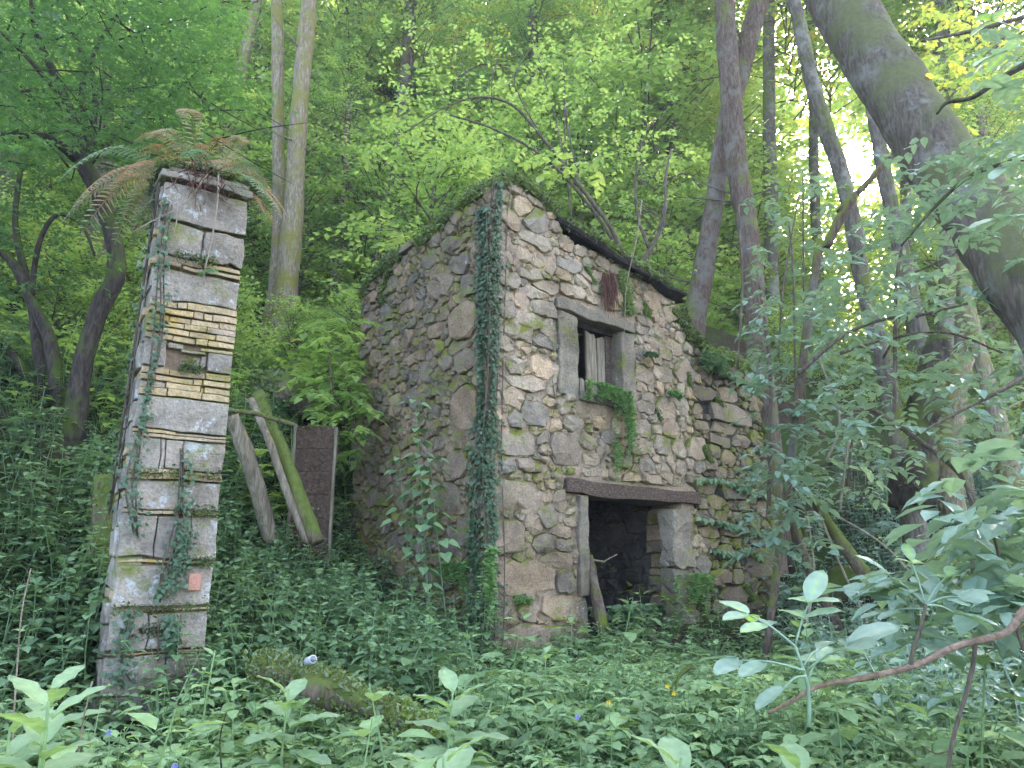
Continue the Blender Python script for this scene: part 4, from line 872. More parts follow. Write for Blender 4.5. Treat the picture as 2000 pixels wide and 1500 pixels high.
# far woodland that reads as one mass
fw = Acc(); n = 12000
px = r.uniform(-400, 2400, n); Y = r.uniform(30, 62, n); x = (px - 1000) / F * Y; g = ground(x, Y)
hmax = np.where(px > 1300, 17, 20) ; z = g + hmax * r.random(n) ** 1.1
m = ~((np.abs(px - 1690) < 34) & (z > 10)); p = np.stack([x, Y, z], 1)
keep = vf(p, .12, 3) > -.22; m &= keep; p = p[m]
sprays(fw, 'dia', p, rdir(len(p), 0, .3, r), 1.6, 6, .55, np.clip(.5 + .4 * vf(p, .2), 0, 1), r=r)
n = 7500; px = r.uniform(1450, 2080, n); Y = r.uniform(26, 58, n); x = (px - 1000) / F * Y; g = ground(x, Y); z = g + 19 * r.random(n) ** 1.25
sun_line = CAM[None] + np.array([ray(1690, 325)]) * (Y / ray(1690, 325)[1])[:, None]
p = np.stack([x, Y, z], 1); p = p[(np.linalg.norm(p - sun_line, axis=1) > 1.9) & (vf(p, .2, 3) > -.45)]
sprays(fw, 'dia', p, rdir(len(p), 0, .3, r), 1.3, 6, .4, np.clip(.65 + .4 * vf(p, .2), 0, 1), r=r)
tag(fw.obj('woodland', L_FOR), kind='stuff', label='far wooded hillside seen between the trunks')

# ------------------------------------------------------------------ ivy, plants on the masonry
def ivy(name, label, paths, width, n, parentloc, size=(.03, .055), face=(0, -1), seed=0, stems=5, cat='ivy', kind='ivy', mat=None):
    """paths: world polylines hugging a wall; face: outward xy"""
    r = np.random.default_rng(seed); t = empty(name, parentloc, 0, label, cat); o = np.array(parentloc, float)
    a = Acc(); st = Acc(); f = np.array([face[0], face[1], 0.])
    for path in paths:
        path = np.array(path, float); seg = np.linalg.norm(np.diff(path, axis=0), axis=1); cum = np.concatenate([[0], np.cumsum(seg)]); k = int(n / len(paths))
        u = r.random(k) * cum[-1]; p = np.stack([np.interp(u, cum, path[:, j]) for j in range(3)], 1)
        side = np.cross([0, 0, 1.], f); wv = width * (1 + .9 * vf(p, 1.7, 2)).clip(.3); p = p + side * (r.normal(0, .5, k) * wv)[:, None] + f * r.uniform(.01, .06, k)[:, None]
        d = side * r.normal(0, .7, k)[:, None] + np.array([0, 0, -1.]) * r.uniform(.3, 1, k)[:, None] + f * r.uniform(.0, .5, k)[:, None]
        nn = f + np.array([0, 0, .5]) + r.normal(0, .45, (k, 3))
        leaves(a, kind, p, d, nn, r.uniform(*size, k), np.clip(.45 + .25 * vf(p, 3) + r.normal(0, .15, k), 0, 1))
        for _ in range(stems):
            off = r.normal(0, .35) * width; q = path + side * off + f * .02; q = q + r.normal(0, .015, q.shape); V, T = tube(q, [.006] * len(q), 5, sub=4); st.add(V - o, T)
    a.V = [v - o for v in a.V]; tag(a.obj('leaves', mat or L_IVY, t), kind='stuff'); st.obj('stems', B_TWIG, t, smooth=True); return t
wl_ = -FA; wf_ = -FN                       # outward directions of the two house walls
def Lw(t, z, off=-.03): q = HW(off, t); return (q[0], q[1], z)
def Fw(s, z, off=-.03): q = HW(s, off); return (q[0], q[1], z)
ivy('ivy', 'dense dark ivy climbing the corner edge of the ruin', [[Fw(.0, .5), Fw(.02, 1.6), Fw(.0, 2.6), Fw(.02, 3.6), Fw(.04, 4.6), Fw(.06, 5.3), Fw(.1, 5.7)]], .115, 1900, Fw(0, .6), (.022, .055), wf_, 1)
ivy('ivy', 'ivy mat spreading on the shaded side of the house corner', [[Lw(.06, .5), Lw(.1, 1.3), Lw(.12, 2.1), Lw(.03, 2.9), Lw(.04, 3.8), Lw(.02, 4.7), Lw(.04, 5.4)]], .15, 2300, Lw(0.1, .6), (.022, .055), wl_, 2)
def Pw(s, z, off=-.02): q = PC + PA * s + PN * off; return (q[0], q[1], z)
def Ps(t, z, off=-.03): q = PC + PN * t + PA * off; return (q[0], q[1], z)
ivy('ivy', 'ivy creeping down the left edge of the pillar', [[Pw(.02, pz(400)), Pw(.04, pz(520)), Pw(.08, pz(660)), Pw(.05, pz(800)), Pw(.02, pz(950)), Pw(.1, pz(1050))]], .05, 330, Pw(0, pz(1300)), (.02, .045), -PN, 3, 3)
ivy('ivy', 'ivy hanging over the lower middle of the pillar front', [[Pw(.33, pz(880)), Pw(.36, pz(960)), Pw(.36, pz(1050)), Pw(.3, pz(1110)), Pw(.28, pz(1170))], [Pw(.4, pz(1030)), Pw(.37, pz(1090)), Pw(.36, pz(1150))]], .06, 360, Pw(.35, pz(1300)), (.02, .042), -PN, 4, 3)
ivy('ivy', 'ivy at the foot of the pillar among moss', [[Pw(.1, pz(1190)), Pw(.08, pz(1280)), Pw(.12, pz(1330))], [Pw(.35, pz(1200)), Pw(.38, pz(1280))]], .09, 260, Pw(.1, pz(1350)), (.02, .045), -PN, 5, 3)
ivy('ivy', 'thin ivy on the narrow left face of the pillar', [[Ps(.1, pz(360)), Ps(.2, pz(600)), Ps(.15, pz(800)), Ps(.3, pz(1000))]], .09, 260, Ps(.1, pz(1300)), (.02, .045), -PA, 6, 4)
ivy('creeper', 'five leaved creeper over the wall right of the doorway', [[Fw(3.5, 2.65), Fw(4.1, 2.7), Fw(4.7, 2.6), Fw(5.3, 2.55)], [Fw(3.6, 2.15), Fw(4.2, 2.1), Fw(4.9, 2.0), Fw(5.3, 2.1)], [Fw(3.8, 1.75), Fw(4.3, 1.7), Fw(4.7, 1.8)]], .1, 420, Fw(4.4, .9), (.07, .12), wf_, 7, 2, 'creeper', 'ov', L_NET)
ivy('creeper', 'small leaved creeper draping the mossy end of the low wall', [[Fw(3.9, 4.35), Fw(4.4, 4.25), Fw(5.0, 4.2), Fw(5.4, 4.3)]], .14, 800, Fw(4.7, 4.3), (.06, .1), wf_, 8, 2, 'creeper', 'lan', L_NET)

def fern(name, label, loc, nfr, L, seed, up=.7, var=(.55, 1), droop=.6, cat='fern', az=None, w=.24, npn=16, group=None, mat=None):
    r = np.random.default_rng(seed); t = empty(name, loc, 0, label, cat, group)
    for k in range(nfr):
        a = (az[0] + (az[1] - az[0]) * r.random()) if az else (k + r.random()) * 2 * math.pi / nfr
        ln = L * r.uniform(.6, 1.1); h = np.array([math.cos(a), math.sin(a), 0]); rise = up * r.uniform(.7, 1.3); tt = np.linspace(0, 1, 9)
        C = h[None] * (ln * tt * (1 - .15 * tt))[:, None] + np.array([0, 0, 1.]) * (ln * (rise * tt - droop * tt ** 2 * (1 + .3 * rise)))[:, None]
        ac = Acc(); V, T = tube(C, np.linspace(.004, .0012, 9), 3, cap=False); v = r.uniform(*var); ac.add(V, T, v)
        s = np.repeat((np.arange(npn) + 1.5) / (npn + 1.5), 2); s = np.clip(s, 0, 1); sg = np.tile([1., -1.], npn); p = np.stack([np.interp(s, tt, C[:, j]) for j in range(3)], 1)
        tg = norm(np.gradient(C, axis=0)); tg = np.stack([np.interp(s, tt, tg[:, j]) for j in range(3)], 1); sd_ = norm(np.cross(tg, [0, 0, 1.])); nn = np.cross(sd_, tg)
        pl = ln * w * np.sin(np.pi * (1 - s) ** .75 * .93 + .08) ** .8 + .005
        leaves(ac, 'lan', p, sd_ * sg[:, None] + tg * .35 - np.array([0, 0, .15]), nn + r.normal(0, .1, nn.shape), pl, np.clip(v + r.normal(0, .05, len(p)), 0, 1), 1.1 * ln * .9 / npn / .12 / np.maximum(pl.mean(), .01) * .12)
        ac.obj('frond', mat or L_FERN, t)
    return t
ct = PW3(PW / 2, PD / 2, ztop + .12)
fern('fern', 'withered orange brown fern fronds arching on top of the pillar', tuple(ct + [-.05, 0, .02]), 16, .7, 1, 1.6, (0, .3), 1.0, npn=24, w=.13)
fern('fern', 'pale grey green fern drooping over the left of the pillar top', tuple(ct + [-.2, -.05, .0]), 14, .9, 2, .7, (.1, .5), .95, az=(2.0, 4.6), npn=24, w=.14)
fern('fern', 'green fern fronds among withered ones on the pillar top', tuple(ct + [.1, 0, .0]), 9, .6, 3, 1.4, (.1, .7), .9, npn=24, w=.14)
fern('fern', 'half withered fern leaning right off the pillar top', tuple(ct + [.2, .05, -.02]), 9, .62, 4, .6, (.1, .6), .9, az=(-1.0, 1.0), npn=22, w=.14)
fern('small_fern', 'tiny green fern tuft growing from a pillar joint', PW3(.4, -.03, pz(520)), 9, .13, 5, .5, (.6, .9), .8, az=(3.4, 5.6), npn=7, w=.25)
# roots hanging off the pillar top
rt = empty('root_mass', tuple(PW3(PW * .45, -.02, ztop)), 0, 'brown matted root tangle spilling over the pillar cap', 'roots'); o_ = np.array(rt.location)
a = Acc(); r = np.random.default_rng(9)
for k in range(150):
    p = PW3(PW * (.45 + r.normal(0, .13)), -.0 + r.uniform(-.04, .12), ztop + r.uniform(.05, .2)) - o_; q = [p]
    for _ in range(4): q.append(q[-1] + r.normal(0, .035, 3) + np.array([0, -.012, -.035]))
    V, T = tube(q, [.005, .004, .004, .003, .002], 4, sub=2); a.add(V, T, r.random())
tag(a.obj('rootlets', L_ROOT, rt), kind='stuff')
def strand(name, pts, rad, mat, label, cat, depth_plane=None, y=None, group=None, sub=5, sides=6):
    Q = np.array([p if len(p) == 3 else None for p in pts], float); o = Q[0].copy(); V, T = tube(Q - o, np.linspace(rad, rad * .4, len(Q)) if np.isscalar(rad) else rad, sides, .1, 20, sub)
    a = Acc(); a.add(V, T); ob = a.obj(name, mat, None, True, tuple(o)); return tag(ob, label, cat, group)
def pf(px, py, off=-.05): s, z = pil(px, py); return PW3(s, off, z)
strand('dangling_root', [pf(402, 345), pf(375, 385), pf(350, 412), pf(342, 440), pf(337, 462)], .008, B_PALE, 'pale root bending down left across the pillar top block', 'root')
strand('dangling_root', [pf(352, 408), pf(320, 425), pf(290, 440), pf(255, 460)], .005, B_PALE, 'thin pale root reaching left past the pillar edge', 'root')
strand('dangling_root', [pf(424, 345), pf(422, 400), pf(415, 450), pf(405, 500), pf(398, 530), pf(396, 560)], .008, B_PALE, 'long pale root hanging straight down the pillar front', 'root')
strand('dangling_root', [pf(375, 375), pf(385, 410), pf(387, 430), pf(383, 445)], .005, B_PALE, 'short forked root between the two long pale ones', 'root')
def ff(px, py, off=-.05): s, z = fac(px, py); return HW3(s, off, z)
rt = empty('root_tuft', tuple(ff(1182, 540)), 0, 'purplish brown root tuft hanging above the window', 'roots'); o_ = np.array(rt.location); a = Acc()
for k in range(90):
    p = ff(1182 + r.normal(0, 7), 540 + r.uniform(-5, 12), -.06 + r.uniform(-.05, 0)) - o_; q = [p]; L = r.uniform(.25, .5)
    for _ in range(4): q.append(q[-1] + r.normal(0, .012, 3) + np.array([0, 0, -L / 4]))
    V, T = tube(q, [.005, .005, .004, .003, .002], 4, sub=2); a.add(V, T, r.random())
tag(a.obj('rootlets', L_ROOT, rt), kind='stuff')
strand('hanging_vine', [ff(1213, 410, -.35), ff(1214, 480, -.25), ff(1210, 560, -.12), ff(1208, 640, -.1), ff(1207, 690, -.08)], .009, B_PALE, 'pale vine stem hanging straight past the right of the window', 'vine')
strand('hanging_vine', [ff(1072, 740), ff(1078, 790), ff(1068, 830), ff(1062, 900)], .005, B_TWIG, 'dark twig hanging on the wall left below the window', 'vine')
def trailing(name, label, p0, n, L, size, width, seed, mat=L_GRS, face=wf_, cat='plant', kind='lan'):
    r = np.random.default_rng(seed); t = empty(name, tuple(p0), 0, label, cat); a = Acc(); st = Acc(); f = np.array([face[0], face[1], 0])
    sd_ = np.cross([0, 0, 1.], f)
    for k in range(n):
        q = [sd_ * r.normal(0, width) + f * r.uniform(0, .05)]; ln = L * r.uniform(.3, 1); m = 7
        for j in range(m): q.append(q[-1] + np.array([0, 0, -ln / m * (1 if j > 0 else -.3)]) + f * (.05 if j == 0 else 0) + sd_ * (r.normal(0, .02) - .012 * 0) )
        V, T = tube(q, [.003] * len(q), 3, sub=2, cap=False); st.add(V, T)
        for j in range(1, len(q)):
            for h in range(2):
                c = q[j] * (1 - .5 * h) + q[j - 1] * .5 * h; k6 = 6; d = rdir(k6, .1, .3, r) + f * .4; leaves(a, kind, np.repeat(c[None], k6, 0), d, rup(k6, .5, r) + f * .5, size * r.uniform(.6, 1.1, k6), np.clip(r.normal(.5, .25, k6), 0, 1), 1.2)
    a.obj('leaves', mat, t); st.obj('stems', L_GRS, t); return t
trailing('trailing_plant', 'bright green weed spilling from the window sill', ff(1165, 758, -.08), 24, .28, .055, .14, 1)
trailing('trailing_plant', 'long bright weed trailing down right below the window', ff(1208, 775, -.06), 20, .95, .055, .09, 2)
trailing('trailing_plant', 'thin green weed hanging down to the door lintel', ff(1188, 870, -.05), 5, .6, .045, .03, 3)
trailing('trailing_plant', 'whorled green weed at the foot of the ivy corner', ff(938, 1080, -.15), 6, .9, .07, .04, 4)
trailing('trailing_plant', 'grassy green tuft low on the shaded side wall', np.array(Lw(.35, 1.55, -.06)), 9, .3, .06, .09, 5, face=wl_)
trailing('trailing_plant', 'small green weed in a joint near the wall base', ff(1003, 1165, -.05), 6, .08, .03, .04, 6)
trailing('trailing_plant', 'rosette of narrow leaves right of the window', ff(1262, 695, -.05), 6, .08, .06, .04, 7, L_NET)
trailing('trailing_plant', 'small bright plant on the wall right below the window', ff(1305, 770, -.05), 9, .12, .05, .06, 8)
trailing('trailing_plant', 'bushy weed beside the right door jamb', ff(1350, 1125, -.06), 14, .5, .06, .13, 9)
trailing('trailing_plant', 'dark leafy tuft under the moss of the low wall', ff(1375, 700, -.1), 30, .3, .08, .16, 10, L_NET)

# ------------------------------------------------------------------ leafy herb prototypes
def nettle_proto(seed, h=.7, lv=7, ls=.085, kind='heart', spread=1.0):
    r = np.random.default_rng(seed); a = Acc(); lean = r.normal(0, .08, 2)
    def at(t): return np.array([lean[0] * t * t * h * 2, lean[1] * t * t * h * 2, h * t])
    V, T = tube([at(0), at(.5), at(1)], [.005, .004, .002], 3, cap=False); a.add(V, T, .6)
    for k in range(lv):
        t = .25 + .75 * (k + .5) / lv; ph = k * 1.57 + r.normal(0, .25); sz = ls * (1.15 - .65 * max(0, t - .55) / .45) * r.uniform(.8, 1.1)
        for s in (0, math.pi):
            c = ph + s + r.normal(0, .2); d = np.array([math.cos(c), math.sin(c), r.uniform(-.35, .15) + (t > .9) * .5]); p = at(t) + np.array([math.cos(c), math.sin(c), .15]) * sz * .35 * spread
            leaves(a, kind, [p], [d], [[-math.cos(c) * .2 + r.normal(0, .15), -math.sin(c) * .2 + r.normal(0, .15), 1]], sz, np.clip(.35 + .45 * t * t + r.normal(0, .08), 0, 1))
    return a.arr()
def low_proto(seed, n=9, h=.2, ls=.055, kind='ov', tri=True):
    r = np.random.default_rng(seed); a = Acc()
    for k in range(n):
        c = r.random() * 6.28; rr = r.uniform(.02, .16); hh = h * r.uniform(.5, 1.1); p = np.array([math.cos(c) * rr, math.sin(c) * rr, hh])
        V, T = tube([[0, 0, 0], p * [.5, .5, .7], p], [.002, .002, .0015], 3, cap=False); a.add(V, T, .4)
        b = r.random() * 6.28; v = np.clip(r.normal(.5, .2), 0, 1)
        for j in range(3 if tri else 1):
            e = b + (j - 1) * 1.75; leaves(a, kind, [p], [[math.cos(e), math.sin(e), r.uniform(-.3, .1)]], [[r.normal(0, .2), r.normal(0, .2), 1]], ls * r.uniform(.8, 1.2), v)
    return a.arr()
def grass_proto(seed, n=16, h=.35):
    r = np.random.default_rng(seed); a = Acc(); c = rdir(n, 1.1, .5, r)
    leaves(a, 'lan', r.normal(0, .03, (n, 3)) * [1, 1, 0], c, rup(n, .5, r), h * r.uniform(.5, 1.1, n), np.clip(r.normal(.6, .2, n), 0, 1), .22); return a.arr()
NET = [nettle_proto(k, .62, 7, .09) for k in range(5)]; NETF = [nettle_proto(k + 10, .5, 6, .075, 'ov') for k in range(4)]
LOW = [low_proto(k) for k in range(4)] + [low_proto(k + 9, 10, .16, .06, 'heart', False) for k in range(3)]
SM = [low_proto(k + 30, 14, .14, .034, 'dia') for k in range(3)]; GR = [grass_proto(k) for k in range(3)]
r = np.random.default_rng(17)
def inhouse(x, y, m=.03):
    s, t = hl(x, y); a = (s > -m) & (s < 5.65) & (t > -m) & (t < .5); b = (s > -m) & (s < 3.4) & (t > -m) & (t < 2.7)
    d = np.stack([x - PC[0], y - PC[1]], -1); ps, pt = d @ PA, d @ PN; return a | b | ((ps > -.02) & (ps < PW + .02) & (pt > -.02) & (pt < PD + .02))
def scatter(reg, dens, protos, sc, acc, cond=None, zoff=0, patch=None, tl=.12):
    x0, x1, y0, y1 = reg; n = int((x1 - x0) * (y1 - y0) * dens); x = r.uniform(x0, x1, n); y = r.uniform(y0, y1, n)
    m = ~inhouse(x, y) & (np.abs(x) < .8 * y + 1.5)
    if cond is not None: m &= cond(x, y)
    if patch is not None: m &= vf(np.stack([x, y, x * 0 + patch[0]], 1), patch[1], 2) > patch[2]
    x, y = x[m], y[m]; z = ground(x, y) + zoff; k = r.integers(0, len(protos), len(x)); pos = np.stack([x, y, z], 1); dv = .22 * vf(pos, .9, 2)
    for j in range(len(protos)):
        q = k == j; tile(acc, protos[j], pos[q], r.random(q.sum()) * 6.283, r.uniform(*sc, q.sum()), dv[q] + r.normal(0, .05, q.sum()), r.normal(0, tl, (q.sum(), 2)))
fs = lambda x, y: hl(x, y)
# nettle bank between the pillar and the house, and left of the pillar
a = Acc()
bank = lambda x, y: (fs(x, y)[0] < -.03) & (x > -3.5) & (y > 5.0 - .25 * (x + 2)) & ~((x > -2.35) & (y < 5.0))
scatter((-3.3, -.3, 4.6, 9.6), 48, NET, (.75, 1.2), a, bank)
tag(a.obj('nettles', L_NET), kind='stuff', label='dense dark green nettles filling the bank between pillar and ruin')
a = Acc(); scatter((-7, -2.6, 4.0, 8.5), 26, NET, (.7, 1.25), a, None, patch=(1, .5, -.3)); scatter((-9, -2.6, 4, 12), 16, NETF, (.7, 1.2), a, None, patch=(2, .5, -.5)); scatter((-9, -2.4, 3, 12), 16, LOW, (1, 1.8), a)
tag(a.obj('nettles', L_NET), kind='stuff', label='nettles and weeds on the slope left of the pillar')
# foreground carpet
a = Acc(); front = lambda x, y: ~((fs(x, y)[1] > -.1) & (fs(x, y)[0] > -.1)) & ~((np.hypot(x + 2.45, y - 4.55) < .42) & (vn(np.stack([x, y, x * 0], -1), 9) > -.5))
scatter((-4, 8, 1.6, 9.5), 50, LOW, (.7, 1.6), a, front, patch=(20, 1.6, -.75)); scatter((-4, 6, 1.8, 6.5), 28, SM, (.8, 1.4), a, front)
scatter((-3.5, 8, 2.6, 9.5), 16, NETF, (.6, 1.05), a, front, patch=(4, .8, -.2)); scatter((-4, 8, 1.9, 9), 3, GR, (.5, 1.1), a, front)
BIGL = [low_proto(k + 50, 6, .26, .1, 'heart', False) for k in range(3)] + [low_proto(k + 60, 6, .22, .1, 'maple', False) for k in range(3)] + [nettle_proto(k + 70, .55, 5, .13, 'ov') for k in range(2)]
scatter((-4, 8, 1.9, 9), 9, BIGL, (.7, 1.5), a, front, patch=(8, 1.1, -.05)); scatter((-4, 8, 1.9, 8), 10, [low_proto(k + 80, 12, .3, .05, 'lan') for k in range(3)], (.7, 1.5), a, front, patch=(12, 1.3, .05))
tag(a.obj('undergrowth', L_HERB), kind='stuff', label='green carpet of mixed low herbs in the foreground')
a = Acc(); rightz = lambda x, y: front(x, y) & (x > 1.0 + .25 * y)
scatter((1.5, 13, 4, 16), 26, NETF, (.8, 1.5), a, rightz); scatter((1.5, 16, 6, 19), 9, LOW, (1.2, 2.4), a, rightz)
tag(a.obj('undergrowth', L_ELD), kind='stuff', label='bluish green weeds covering the ground at the right')
a = Acc(); back = lambda x, y: ~((fs(x, y)[0] > -.1) & (fs(x, y)[0] < 5.6) & (fs(x, y)[1] < 2.8)) & ((fs(x, y)[1] > 2.2) | (x < -2.5))
scatter((-14, 16, 7.5, 18), 12, LOW, (1.3, 2.4), a, back); scatter((-14, 16, 8, 18), 5, NETF, (1, 1.7), a, back); scatter((-22, 24, 18, 34), 4, LOW, (2.2, 4), a, back)
tag(a.obj('undergrowth', L_FAR), kind='stuff', label='bright ground plants on the wooded slope behind')
a = Acc(); n = 5000; x = r.uniform(-5, 9, n); y = r.uniform(1.8, 11, n); m = ~inhouse(x, y); x, y = x[m], y[m]; n = len(x)
leaves(a, 'dia', np.stack([x, y, ground(x, y) + .012 + r.uniform(0, .02, n)], 1), rdir(n, 0, .2, r), rup(n, .3, r), r.uniform(.04, .09, n), r.random(n), 1.3)
tag(a.obj('leaf_litter', leafmat('dead_leaf', [(0, (.06, .035, .02)), (.5, (.16, .1, .055)), (1, (.3, .2, .11))], .1, .9, .1)), kind='stuff', label='brown dead leaves scattered on the forest floor')
# ferns on the right bank and two in front
FL = ['fern just right of the low wall end, highest of its row', 'fern between the wall end and the dark stump', 'fern directly left of the dark gnarled stump', 'fern close behind the end of the low wall', 'fern in the middle of the patch above the hollow', 'fern right in front of the bare leaning canes', 'fern just behind the dark gnarled stump', 'fern at the foot of the mossy stump', 'fern right of the mossy leaning stem', 'fern at the upper rim of the dark hollow', 'fern below the brown trunk on the right', 'fern nearest the brown leaning trunk foot', 'lowest fern beside the wall end stems', 'far small fern behind the two stumps', 'far fern left of the brown trunk foot']
k = 0
for px, py, Y in [(1620, 905, 11), (1690, 915, 11.5), (1760, 905, 12), (1580, 960, 10.5), (1650, 970, 10.8), (1720, 980, 10.5), (1800, 950, 12), (1850, 985, 11), (1760, 1030, 10), (1690, 1030, 10), (1900, 1010, 10.5), (1950, 960, 12), (1620, 1020, 10), (1830, 900, 14), (1900, 900, 14)]:
    q = P(px, py, Y); fern('fern', FL[k], (q[0], q[1], gz(q[0], q[1]) + .02), 8, r.uniform(.7, 1.0), 40 + k, .75, (.5, .75), .7, npn=14, w=.26, group='ferns on the right bank', mat=L_ELD); k += 1
for px, Y, L, lab, az in [(880, 2.05, .75, 'large pale fern frond at the lower edge right of the comfrey', (-.1, .5)), (1500, 2.3, .8, 'fern at the lower edge under the brown cane', (2.2, 3.6)), (250, 3.6, .4, 'small bright fern at the pillar foot', None), (520, 3.9, .35, 'small lacy fern beside the mossy log', None)]:
    q = P(px, 1450, Y); fern('fern', lab, (q[0], q[1], gz(q[0], q[1]) + .12), 5, L, 80 + k, .45, (.75, 1), .5, npn=26, w=.2, az=az, mat=L_HERB); k += 1
# broad leaved plants close to the camera
def broad(name, label, px, py, Y, n, ls, seed, kind='big', h=.35, mat=L_HERB, cat='plant', v=.6):
    r = np.random.default_rng(seed); q = P(px, py, Y); g = gz(q[0], q[1]); t = empty(name, (q[0], q[1], g), 0, label, cat); H = max(.12, q[2] - g)
    V, T = tube([[0, 0, 0], [r.normal(0, .02), r.normal(0, .02), H * .5], [0, 0, H]], [.007, .006, .004], 6, sub=3); a = Acc(); a.add(V, T, .7); a.obj('stem', mat, t, True)
    for k in range(n):
        u = (k + .5) / n; c = k * 2.4 + r.normal(0, .2); z = H * (.25 + .75 * u); s = ls * (1.15 - .6 * u) * r.uniform(.85, 1.1); up = -.15 + 1.1 * u * u
        a = Acc(); leaves(a, kind, [[math.cos(c) * .015, math.sin(c) * .015, z]], [[math.cos(c), math.sin(c), up]], [[-math.cos(c) * up, -math.sin(c) * up, 1]], s, np.clip(v - .1 + .3 * u + r.normal(0, .05), 0, 1)); a.obj('leaf', mat, t, True)
broad('comfrey', 'big leaved pale comfrey filling the lower left corner', 95, 1370, 2.25, 18, .3, 1, v=.65); broad('comfrey', 'upright comfrey top with pointed leaves left of the pillar foot', 100, 1340, 2.9, 12, .27, 2)
broad('comfrey', 'comfrey plant behind the corner one at the left edge', 20, 1420, 2.5, 14, .28, 3); broad('comfrey', 'comfrey rosette standing beside the mossy log', 565, 1345, 3.4, 13, .27, 4)
broad('comfrey', 'tall comfrey right of the mossy log end', 885, 1345, 3.3, 15, .27, 5); broad('comfrey', 'large comfrey leaves at the lower edge below the log', 865, 1475, 2.3, 14, .26, 6)
broad('comfrey', 'leafy stalk in front of the big quoin stone', 1065, 1270, 4.8, 12, .14, 7, 'bigov'); broad('comfrey', 'broad leaves at the lower right edge beside the fern', 1330, 1480, 2.2, 13, .28, 8)
broad('comfrey', 'wide low leaves at the bottom right of centre', 1560, 1485, 2.2, 13, .28, 9); broad('balsam', 'light green balsam with heart leaves at the pillar foot', 420, 1270, 4.2, 10, .14, 10, 'bigov', v=.75)
# nettle growing against the side wall
for k, (px, py, Y, lab) in enumerate([(812, 790, 7.7, 'tallest nettle standing against the shaded side wall'), (840, 900, 7.4, 'leafy nettle right of the tallest one on the side wall'), (780, 900, 7.8, 'nettle left of the tallest one on the side wall'), (815, 1000, 7.3, 'short nettle below the tallest one on the side wall')]):
    q = P(px, py, Y); g = gz(q[0], q[1]); t = empty('nettle', (q[0], q[1], g), 0, lab, 'nettle'); H = q[2] - g; a = Acc(); lv = int(H / .13); st = Acc()
    V, T = tube([[.25, -.1, 0], [.12, -.03, H * .5], [0, 0, H]], [.007, .006, .003], 5, sub=4); st.add(V, T); st.obj('stem', L_NET, t)
    for j in range(lv):
        u = max(.3, (j + 1) / lv); 
        if (j + 1) / lv < .45: continue
        for s in range(4):
            c = j * 1.57 + s * math.pi / 2 + r.normal(0, .3); sz = .15 * (1.25 - .55 * u) * r.uniform(.75, 1.1); b = np.array([.25 * (1 - u), -.1 * (1 - u), H * u])
            leaves(a, 'heart', [b + np.array([math.cos(c), math.sin(c), .2]) * sz * r.uniform(.3, 1.3)], [[math.cos(c), math.sin(c), -.45]], [[r.normal(0, .2), r.normal(0, .2) - .2, 1]], sz, np.clip(.55 + r.normal(0, .2), 0, 1))
    a.obj('leaves', L_NET, t)

# ------------------------------------------------------------------ shrubs right of the house and foreground elder
def elder(name, label, stems, org_px, seed, n, reg, size, L, mat=L_ELD, smat=B_TWIG, kind='ov', per=7, cat='shrub', var=.45, group=None, wid=.8, droop=.35, up=.22):
    r = np.random.default_rng(seed); o = P(*org_px); o[2] = gz(o[0], o[1]); t = empty(name, tuple(o), 0, label, cat, group)
    for s_ in stems:
        q, rr = world_path(s_); V, T = tube(q - o, rr, 7, .06, 9, 6); a = Acc(); a.add(V, T); a.obj('stem', smat, t, True)
    a = Acc()
    for g_ in reg: leafcloud(a, int(n * g_[6]) if len(g_) > 6 else n, g_[:6], kind, per, L, size, var, r=r, org=o, up=up, droop=droop, wid=wid, zmu=-.15)
    a.obj('leaves', mat, t); return t
elder('elder_shrub', 'elder shrub with tall bare stems before the low wall end', [[(1500, 1010, 9, 8.2), (1505, 860, 8, 8.2), (1502, 700, 7, 8.2), (1478, 520, 5, 8.2)], [(1440, 720, 5, 8), (1450, 560, 5, 8), (1443, 420, 4, 8), (1441, 300, 3, 8)], [(1550, 1000, 6, 8), (1553, 760, 5, 8), (1548, 520, 4, 8), (1540, 430, 3, 8)], [(1573, 900, 4, 8), (1570, 600, 4, 8), (1568, 330, 3, 8)], [(1655, 950, 5, 8), (1672, 800, 4, 8), (1690, 700, 3, 8)], [(1520, 700, 4, 8), (1530, 560, 4, 8), (1560, 380, 3, 8)]],
      (1500, 1100, 8.2), 1, 1, [(1455, 1640, 560, 760, 7, 9, 75), (1470, 1700, 760, 960, 6.6, 8.6, 75), (1440, 1640, 330, 560, 7, 10, 25), (1460, 1600, 900, 1080, 6.6, 8.2, 45)], .13, .28)
elder('elder_shrub', 'spreading elder with bluish leaves under the leaning trunk', [[(1905, 1140, 14, 6), (1890, 950, 12, 6), (1780, 850, 10, 6), (1690, 790, 7, 6)], [(1560, 730, 9, 6.5), (1640, 660, 8, 6.5), (1720, 625, 7, 6.4), (1800, 615, 6, 6.3), (1900, 590, 5, 6.2)], [(1640, 690, 7, 6.5), (1740, 660, 6, 6.3), (1850, 650, 5, 6.1), (1960, 690, 4, 6)], [(1745, 900, 8, 6.5), (1748, 700, 8, 6.5), (1750, 560, 7, 6.5), (1762, 480, 5, 6.5)], [(1790, 620, 6, 6.3), (1815, 585, 5, 6.3), (1860, 560, 4, 6.2)], [(2010, 730, 12, 5), (1940, 770, 9, 5), (1880, 800, 7, 5), (1790, 850, 5, 5)]],
      (1900, 1150, 6), 2, 1, [(1600, 2050, 500, 720, 5, 7.6, 90), (1720, 2050, 330, 540, 5, 8, 45), (1650, 2050, 720, 900, 5.0, 7.2, 85), (1560, 1800, 420, 620, 6, 8.5, 22)], .12, .26)
